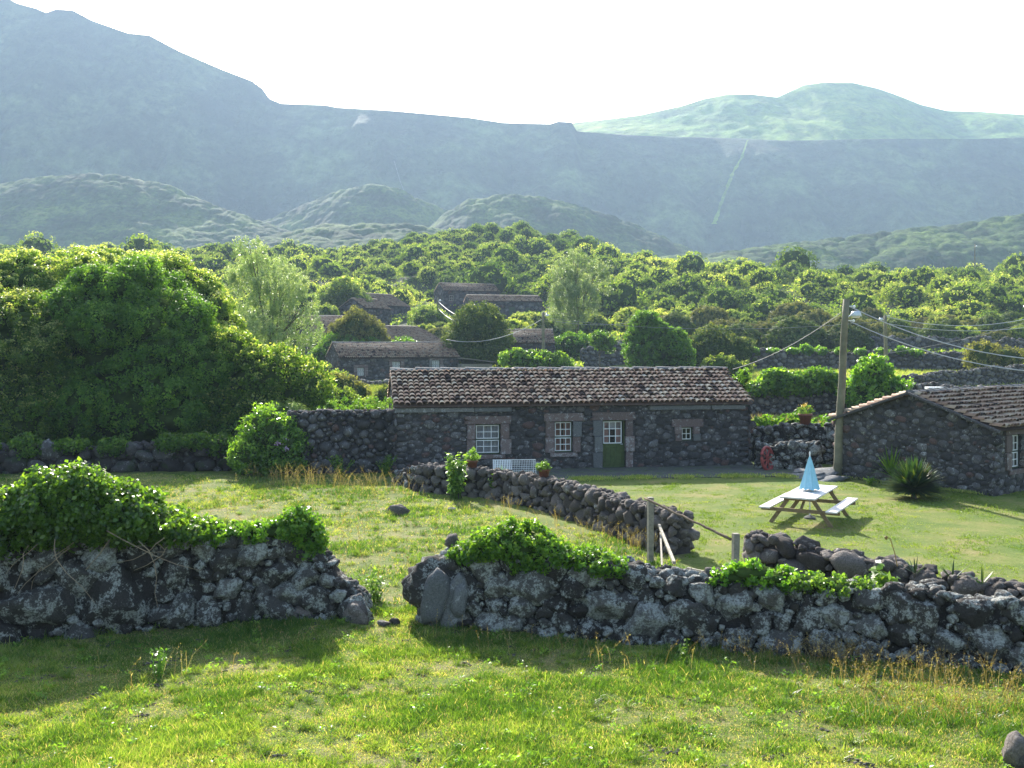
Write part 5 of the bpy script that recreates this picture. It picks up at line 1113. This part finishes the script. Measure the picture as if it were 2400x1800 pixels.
# ------------------------------------------------------------------ gate posts, rail, struts
def gpost(label, X, Y, h, w_, lean=0):
    t = thing("gate_post", label, "gate post", (X, Y, g(X, Y)), R(12)); mb = MB(); mb.bar((0, 0, -.2), (lean, 0, h), w_, w_, up=(0, 1, 0)); mb.build("post", M['wood'], t, bevel=.008); return t
gpost("left wooden gate post, leaning struts propped against it", 3.0, 22.2, 1.42, .12)
gpost("right wooden gate post at the start of the lawn wall", 4.28, 19.7, 1.12, .12, .03)
mb = MB(); pts = [Vector((2.86, 22.1, 1.42)), Vector((3.31, 21.3, 1.275)), Vector((3.77, 20.5, 1.13)), Vector((4.22, 19.75, .98))]
pp = []; rr = random.Random(3)
for a, b in zip(pts, pts[1:]):
    for k in range(5): pp.append(a.lerp(b, k / 5) + Vector((0, 0, rr.uniform(-.012, .012))))
pp.append(pts[-1]); c0 = pp[0].copy(); mb.tube([p - c0 for p in pp], [.026 + rr.uniform(-.006, .006) for _ in pp], 8); o = mb.build("gate_rail", M['sticks'], None, True); o.location = c0; tag(o, "knobbly bark-covered branch laid as a rail between the two gate posts", "rail")
for lab, a, b, wd in (("longer grey stake leaning to the right from the left gate post", (3.16, 22, .85), (2.74, 17.3, 1.06), .05), ("shorter thin stake standing beside the left gate post's foot", (3.19, 22, .68), (2.84, 19.4, .55), .035), ("pale stick lying low across the gateway behind the near wall", (3.2, 18.7, .66), (3.45, 17.4, .84), .035)):
    mb = MB(); a = Vector(a); b = Vector(b); mb.bar((0, 0, 0), b - a, wd, wd); o = mb.build("stake", M['wood'], None); o.location = a; tag(o, lab, "stake")

# ------------------------------------------------------------------ small things round the cottage
def pot(label, loc, r0, h, plant=None, seed=1, flowers=None, lsz=.1):
    t = thing("flower_pot", label, "flower pot", loc); mb = MB(); mb.lathe([(.001, 0), (r0 * .72, 0), (r0 * .95, h * .8), (r0 * 1.08, h * .8), (r0 * 1.1, h), (r0 * .92, h), (r0 * .9, h * .88), (.001, h * .88)], 18); mb.build("pot", M['terracotta'], t, True)
    if plant: 
        put("plant", crown_mesh("plant", [(0, 0, h + plant * .45, r0 * 1.1, r0 * 1.1, plant * .55)], 26, .1, 20, lsz, seed, core=0, asp=.3), M['lf_weed'], t)
    if flowers:
        r = np.random.default_rng(seed); V, Fa, T = leafquads(r.normal(0, 1, (50, 3)) * np.array([.1, .1, .07]) + np.array([0, 0, h + plant]), np.tile([0, -.5, 1.], (50, 1)), .08, r, .5, .9); put("blossoms", np_mesh("blossoms", V, Fa, T), M[flowers], t)
    return t
pot("large terracotta pot with a small green plant below the big left window", (-1.24, 31.95, .8), .17, .3, .3, 1)
pot("terracotta pot with yellow-green plant standing on the garden wall by the white rack", (.93, 29.7, .84), .17, .26, .16, 2)
pot("dark pot of yellow blossoms on the upper wall between the cottages", (11.6, 40.5, 1.52), .26, .42, .3, 3, 'yellowpetal')
swords("spiky grassy plant growing over the garden wall in front of the white rack", -.3, 31.9, 60, .36, 71, 'lf_weed', "grass_plant", z=.55, wd=.012, up=.3, cat="plant")
t = thing("garden_lounger", "white wire garden lounger tipped behind the garden wall under the windows", "lounger", (.12, 34.3, 0), R(4))
mb = MB(); fr = [(-1.0, 0, .3), (.95, 0, .3), (.95, .55, .98), (-1.0, .55, .98)]
mb.tube(fr + [fr[0]], .02, 6); mb.build("frame", M['whitemetal'], t)
mb = MB()
for k in range(25): x = -.96 + k * .078; mb.tube([(x, 0, .3), (x, .55, .98)], .008 if k > 10 else .026, 5)
for k in range(1, 8): f = k / 8; mb.tube([(-1, .55 * f, .3 + .68 * f), (.95, .55 * f, .3 + .68 * f)], .007, 5)
mb.build("wire_mesh", M['whitemetal'], t)
for x in (-.9, .85):
    for y, zz in ((0, .3), (.55, .98)): mb = MB(); mb.tube([(x, y, zz), (x, y + .02, 0)], .016, 6); mb.build("leg", M['whitemetal'], t)
mb = MB(); mb.tube([(.95, .45, .85), (1.3, .42, .85), (1.36, .38, .66), (.95, .3, .66)], .014, 6); mb.build("armrest", M['whitemetal'], t); t.scale = (.74, .74, .8)
t = thing("cart_wheel", "faded red wheel-like ring leaning on the wall at the long cottage's right corner", "wheel", (9.5, 37.9, 0), R(48))
mb = MB(); n = 28; rad = .42; mb.tube([(rad * math.cos(2 * math.pi * k / n), .12 * (rad + rad * math.sin(2 * math.pi * k / n)), rad + rad * math.sin(2 * math.pi * k / n) + .03) for k in range(n + 1)], .06, 8); mb.build("rim", M['redpaint'], t, True)
mb = MB()
for k in range(4): a = k * math.pi / 4 + .2; c_, s_ = math.cos(a), math.sin(a); mb.bar((-rad * c_, .12 * (rad - rad * s_), rad - rad * s_ + .03), (rad * c_, .12 * (rad + rad * s_), rad + rad * s_ + .03), .05, .04)
mb.build("spoke", M['redpaint'], t)
t = thing("white_stand", "small white-topped stand in the field above the right cottage's ridge", "stand", (23.7, 57.5, g(23.7, 57.5)))
mb = MB(); mb.box(-.42, .42, -.3, .3, 1.75, 1.98); mb.build("top", M['white'], t, bevel=.02)
for x in (-.34, .34):
    for y in (-.24, .24): mb = MB(); mb.box(x - .03, x + .03, y - .03, y + .03, -.1, 1.75); mb.build("leg", M['wood'], t)

# ------------------------------------------------------------------ grasses
def blades(n, Xs, Ys, h, wd, r, lean=.35, tint=None, zoff=0):
    z = ground(Xs, Ys) + zoff; a = r.uniform(0, 6.28, n); ln = h * r.uniform(.45, 1.25, n); d = np.stack([np.cos(a) * lean * r.uniform(.1, 1.4, n), np.sin(a) * lean * r.uniform(.1, 1.4, n), np.ones(n)], 1); d /= np.linalg.norm(d, axis=1)[:, None]
    P = np.stack([Xs, Ys, z - .01], 1); b = r.uniform(0, 6.28, n); s = np.stack([np.cos(b), np.sin(b), 0 * b], 1) * (wd * r.uniform(.6, 1.3, n))[:, None]
    droop = np.stack([d[:, 0], d[:, 1], -np.abs(lean) * .4 * np.ones(n)], 1) * (ln * .35)[:, None]
    V = np.stack([P, P + d * (ln * .5)[:, None] + s, P + d * ln[:, None] + droop, P + d * (ln * .5)[:, None] - s], 1).reshape(-1, 3)
    tt = r.uniform(0, .85, n) if tint is None else tint; return V, np.arange(n * 4).reshape(n, 4), np.repeat(tt, 4)
r = np.random.default_rng(900)
def meadow(name, label, n, xr, yr, h, wd, mat, reject=None, clump=.5, dry=.16, pw=1.0, seedk=0):
    nc = n // 14; Y = yr[0] + (yr[1] - yr[0]) * r.random(nc) ** pw; X = r.uniform(xr[0], xr[1], nc) * (Y if xr[2] else 1)
    den = fbm(X * .8 + 3, Y * .8, 5, 20 + seedk) + .75 * (fbm(X * 4, Y * 4, 3, 26) - .5); k = r.random(nc) < sm(den, .32, .6) * .55 + .45
    if reject is not None: k &= ~reject(X, Y)
    X, Y, den = X[k], Y[k], den[k]; m_ = len(X); tall = .35 + .95 * sm(den, .3, .8); tall *= r.uniform(.5, 1.2, m_); tf = r.random(m_) < .025; tall[tf] *= 2.0; sp = r.uniform(.03, .12, m_)
    cx = np.repeat(X, 14) + r.normal(0, 1, m_ * 14) * np.repeat(sp, 14); cy = np.repeat(Y, 14) + r.normal(0, 1, m_ * 14) * np.repeat(sp, 14)
    pt = fbm(X * .55 + 11, Y * .75, 4, 41) + .5 * (fbm(X * 5, Y * 5, 2, 43) - .5); base = np.clip(np.repeat(.08 + .5 * sm(pt, .35, .85) - .22 * sm(den, .5, .8) + r.normal(0, .15, m_), 14) + r.normal(0, .12, m_ * 14), 0, .86)
    dr = r.random(m_ * 14) < dry * (1.6 - 1.4 * np.repeat(sm(den, .4, .65), 14)); base[dr] = r.uniform(.87, 1, dr.sum())
    V, Fa, T = blades(m_ * 14, cx, cy, h * np.repeat(tall, 14), wd, r, .6, base); o = put(name, np_mesh(name, V, Fa, T), mat); return tag(o, label, "grass", kind="stuff")
meadow("grass", "bright uneven meadow grass in the foreground", 1250000, (-.66, .66, 1), (9.3, 18.4), .085, .0045, M['grass'], pw=1.15)
nc = 1500; Y = r.uniform(9.6, 17.6, nc); X = r.uniform(-.6, .6, nc) * Y; kk = fbm(X * 1.1 + 30, Y * 1.1, 3, 51) > .47; X, Y = X[kk], Y[kk]; per = 46; mm = len(X); szq = r.uniform(.06, .17, mm)
cx = np.repeat(X, per) + r.normal(0, .03, mm * per); cy = np.repeat(Y, per) + r.normal(0, .03, mm * per)
V, Fa, T = blades(mm * per, cx, cy, np.repeat(szq, per), .005, r, .95, np.clip(np.repeat(r.uniform(.05, .5, mm), per) + r.normal(0, .08, mm * per), 0, .8)); o = put("grass_tufts", np_mesh("grass_tufts", V, Fa, T), M['grass']); tag(o, "coarse darker and brighter grass tufts dotting the foreground", "grass", kind="stuff")
nc = 500; Y = r.uniform(18.5, 34, nc); X = r.uniform(-16, 2, nc); kk = ~((X > -3.2 + (33 - Y) * .72)); X, Y = X[kk], Y[kk]; mm = len(X); szq = r.uniform(.08, .22, mm)
cx = np.repeat(X, per) + r.normal(0, .05, mm * per); cy = np.repeat(Y, per) + r.normal(0, .05, mm * per)
V, Fa, T = blades(mm * per, cx, cy, np.repeat(szq, per), .008, r, .95, np.clip(np.repeat(r.uniform(.05, .6, mm), per) + r.normal(0, .08, mm * per), 0, .8)); o = put("grass_tufts", np_mesh("grass_tufts", V, Fa, T), M['grass']); tag(o, "coarse tufts dotting the meadow behind the gap", "grass", kind="stuff")
mm = 260; Y = r.uniform(9.7, 17.8, mm); X = r.uniform(-.58, .58, mm) * Y; per = 26; q = r.uniform(.05, .13, mm); a = r.uniform(0, 6.28, mm * per); rr_ = np.repeat(q, per) * r.uniform(.1, 1, mm * per) ** .6
cx = np.repeat(X, per) + rr_ * np.cos(a); cy = np.repeat(Y, per) + rr_ * np.sin(a); P = np.stack([cx, cy, ground(cx, cy) + .03 + r.uniform(0, 1, mm * per) * np.repeat(q, per) * .9], 1)
V, Fa, T = leafquads(P, np.tile([0, 0, 1.], (mm * per, 1)), .05, r, .6, .4, np.clip(np.repeat(r.uniform(0, .9, mm), per) + r.normal(0, .1, mm * per), 0, 1)); o = put("meadow_weeds", np_mesh("meadow_weeds", V, Fa, T), M['lf_weed']); tag(o, "small broad-leaved weeds scattered through the foreground grass", "weeds", kind="stuff")
mm = 420; Y = r.uniform(9.7, 17.5, mm); X = r.uniform(-.58, .58, mm) * Y; kk = fbm(X * .9 + 5, Y * .9, 3, 71) > .5; X, Y = X[kk], Y[kk]; per = 8
cx = np.repeat(X, per) + r.normal(0, .06, len(X) * per); cy = np.repeat(Y, per) + r.normal(0, .05, len(X) * per); C = np.stack([cx, cy, ground(cx, cy) + .012], 1); q = r.uniform(.008, .028, len(C))
V, Fa, T = stones(C, np.stack([q * 1.4, q, q * .5], 1), np.tile([1., 0, 0], (len(C), 1)), np.tile([0, 1., 0], (len(C), 1)), r, 1); o = put("gravel", np_mesh("gravel", V, Fa, T), M['gardenstone']); tag(o, "grit and small stones in the thin patches of the foreground grass", "gravel", kind="stuff")
meadow("grass", "sunny meadow grass behind the gap", 300000, (-20, 3.6, 0), (18.0, 38.0), .10, .0095, M['grass'], lambda X, Y: (X > -3.2 + (33 - Y) * .72) | ((Y > 37)), dry=.2, seedk=3)
meadow("lawn_grass", "short mown yellowish lawn grass round the picnic table", 330000, (-2.5, 22, 0), (14.0, 37.5), .055, .009, M['lawngrass'], lambda X, Y: ~inpoly(X, Y, LAWN) | ((Y > 34.5) & (X < 11)), dry=.0, seedk=6)
def fieldgrass(name, label, poly, n, h, wd, mat, dryt=(.2, .9)):
    P = np.array(poly); X = r.uniform(P[:, 0].min(), P[:, 0].max(), n); Y = r.uniform(P[:, 1].min(), P[:, 1].max(), n); k = inpoly(X, Y, poly); X, Y = X[k], Y[k]
    V, Fa, T = blades(len(X), X, Y, h, wd, r, .4, r.uniform(*dryt, len(X))); o = put(name, np_mesh(name, V, Fa, T), mat); return tag(o, label, "grass", kind="stuff")
fieldgrass("tall_grass", "dry brown grass strip behind the yard wall", [(9.5, 42.5), (16, 42), (60, 42), (60, 59), (11, 59.5)], 60000, .45, .012, M['straw'])
fieldgrass("tall_grass", "pale green grass of the enclosed fields", [(15, 62), (75, 62), (75, 130), (30, 130), (15, 104)], 120000, .35, .03, M['lawngrass'], (.3, 1))
fieldgrass("tall_grass", "weedy grass on the slope left of the long cottage", [(-30, 40), (-4.5, 40.5), (-4.5, 92), (-30, 92)], 90000, .4, .02, M['lawngrass'], (.0, .9))
PE = [(-3.0, 34.0), (-1.5, 34.6), (1.5, 35.2), (5, 35.7), (8.5, 36.1), (10.2, 36.0), (11.2, 36.3), (11.9, 35.4), (14.6, 32.0)]
P = []
for (x0, y0), (x1, y1) in zip(PE, PE[1:]):
    k = int(900 * math.hypot(x1 - x0, y1 - y0)); f = r.random(k); cl = fbm(x0 + f * (x1 - x0) * 2.1, y0 + 3 * f, 3, 91) ; q = r.random(k) < sm(cl, .42, .6) + .06; f = f[q]; P.append(np.stack([x0 + (x1 - x0) * f + r.normal(0, .09, len(f)), y0 + (y1 - y0) * f + r.normal(-.08, .24, len(f))], 1))
P = np.concatenate(P); V, Fa, T = blades(len(P), P[:, 0], P[:, 1], .10, .010, r, .6, r.uniform(.1, .8, len(P)), zoff=.04); o = put("edge_grass", np_mesh("edge_grass", V, Fa, T), M['grass']); tag(o, "unmown grass fringe where the lawn meets the paving and the gable", "grass", kind="stuff")
# dry seeding stalks
def stalks(label, pts, n, h, seed, sp=.5):
    r = np.random.default_rng(seed); V = []; P2 = []; Tt = []
    for _ in range(n):
        c = pts[r.integers(len(pts))]; x = c[0] + r.normal() * sp; y = c[1] + r.normal() * sp * .6; z0 = g(x, y); hh_ = h * r.uniform(.5, 1.15); dx, dy = r.normal(0, .45, 2) * hh_; w_ = .0025; q0 = np.array([x, y, z0]); m_ = q0 + np.array([dx * .35, dy * .35, hh_ * .6]); e_ = q0 + np.array([dx, dy, hh_])
        s = np.array([w_, 0, 0]); V += [q0 - s, q0 + s, m_ + s, m_ - s, m_ - s, m_ + s, e_ + s * .5, e_ - s * .5]; Tt += [r.uniform(0, .9)] * 8
        for k in range(9): f = k / 9; P2.append(m_ * (1 - f) + e_ * f + r.normal(0, .014, 3))
    V = np.array(V); Fa = np.arange(len(V)).reshape(-1, 4); L, F2, T2 = leafquads(np.array(P2), r.normal(size=(len(P2), 3)), .028, r, .2, .5); o = put("tall_grass", np_mesh("tall_grass", *joinm([(V, Fa, np.array(Tt)), (L, F2, T2)])), M['straw']); return tag(o, label, "grass", kind="stuff")
stalks("tangled dry seed stalks before the right end of the near wall", [gp(x, y) for x, y in ((1850, 1560), (1950, 1560), (2050, 1570), (2150, 1590), (2250, 1610), (2330, 1640), (2150, 1640), (2000, 1610), (1750, 1545), (2250, 1680), (2100, 1690))], 420, .42, 81, .4)
stalks("scattered reddish seed stalks along the edge of the wall shadows", [gp(x, y) for x, y in ((420, 1580), (300, 1600), (690, 1520), (980, 1500), (1180, 1520), (1420, 1560), (1500, 1550), (1300, 1540))], 60, .4, 82, .4)
stalks("tall straw-coloured grass in front of the leafy shrubs at the meadow's back", [gp(x, y) for x, y in ((640, 1135), (680, 1135), (700, 1140), (740, 1140), (780, 1145), (860, 1150), (950, 1155))], 190, .7, 83, .6)
stalks("rusty dry weeds at the foot of the garden wall near the left gate post", [gp(x, y) for x, y in ((1470, 1280), (1500, 1290), (1530, 1290), (1400, 1260), (1290, 1235), (1180, 1200))], 120, .5, 84, .3)
stalks("thin dry stalks through the sunny meadow behind the gap", [gp(x, y) for x, y in ((500, 1190), (600, 1180), (700, 1230), (850, 1260), (950, 1330), (1000, 1230), (800, 1180), (560, 1230))], 260, .35, 85, 1.4)

# ------------------------------------------------------------------ haze
HZ = dict(x=2600, y0=-120, y1=2300, z0=-20, z1=520)
mb = MB(); mb.box(-HZ['x'], HZ['x'], HZ['y0'], HZ['y1'], HZ['z0'], HZ['z1']); o = mb.build("haze", None); tag(o, kind="stuff")
m = bpy.data.materials.new("haze"); m.use_nodes = True; nt = m.node_tree; nt.nodes.remove(nt.nodes["Principled BSDF"])
pv = nt.nodes.new("ShaderNodeVolumePrincipled"); pv.inputs["Color"].default_value = (.54, .74, 1, 1); pv.inputs["Density"].default_value = .00022; pv.inputs["Anisotropy"].default_value = .22
nt.links.new(pv.outputs[0], nt.nodes["Material Output"].inputs["Volume"]); o.data.materials.append(m)
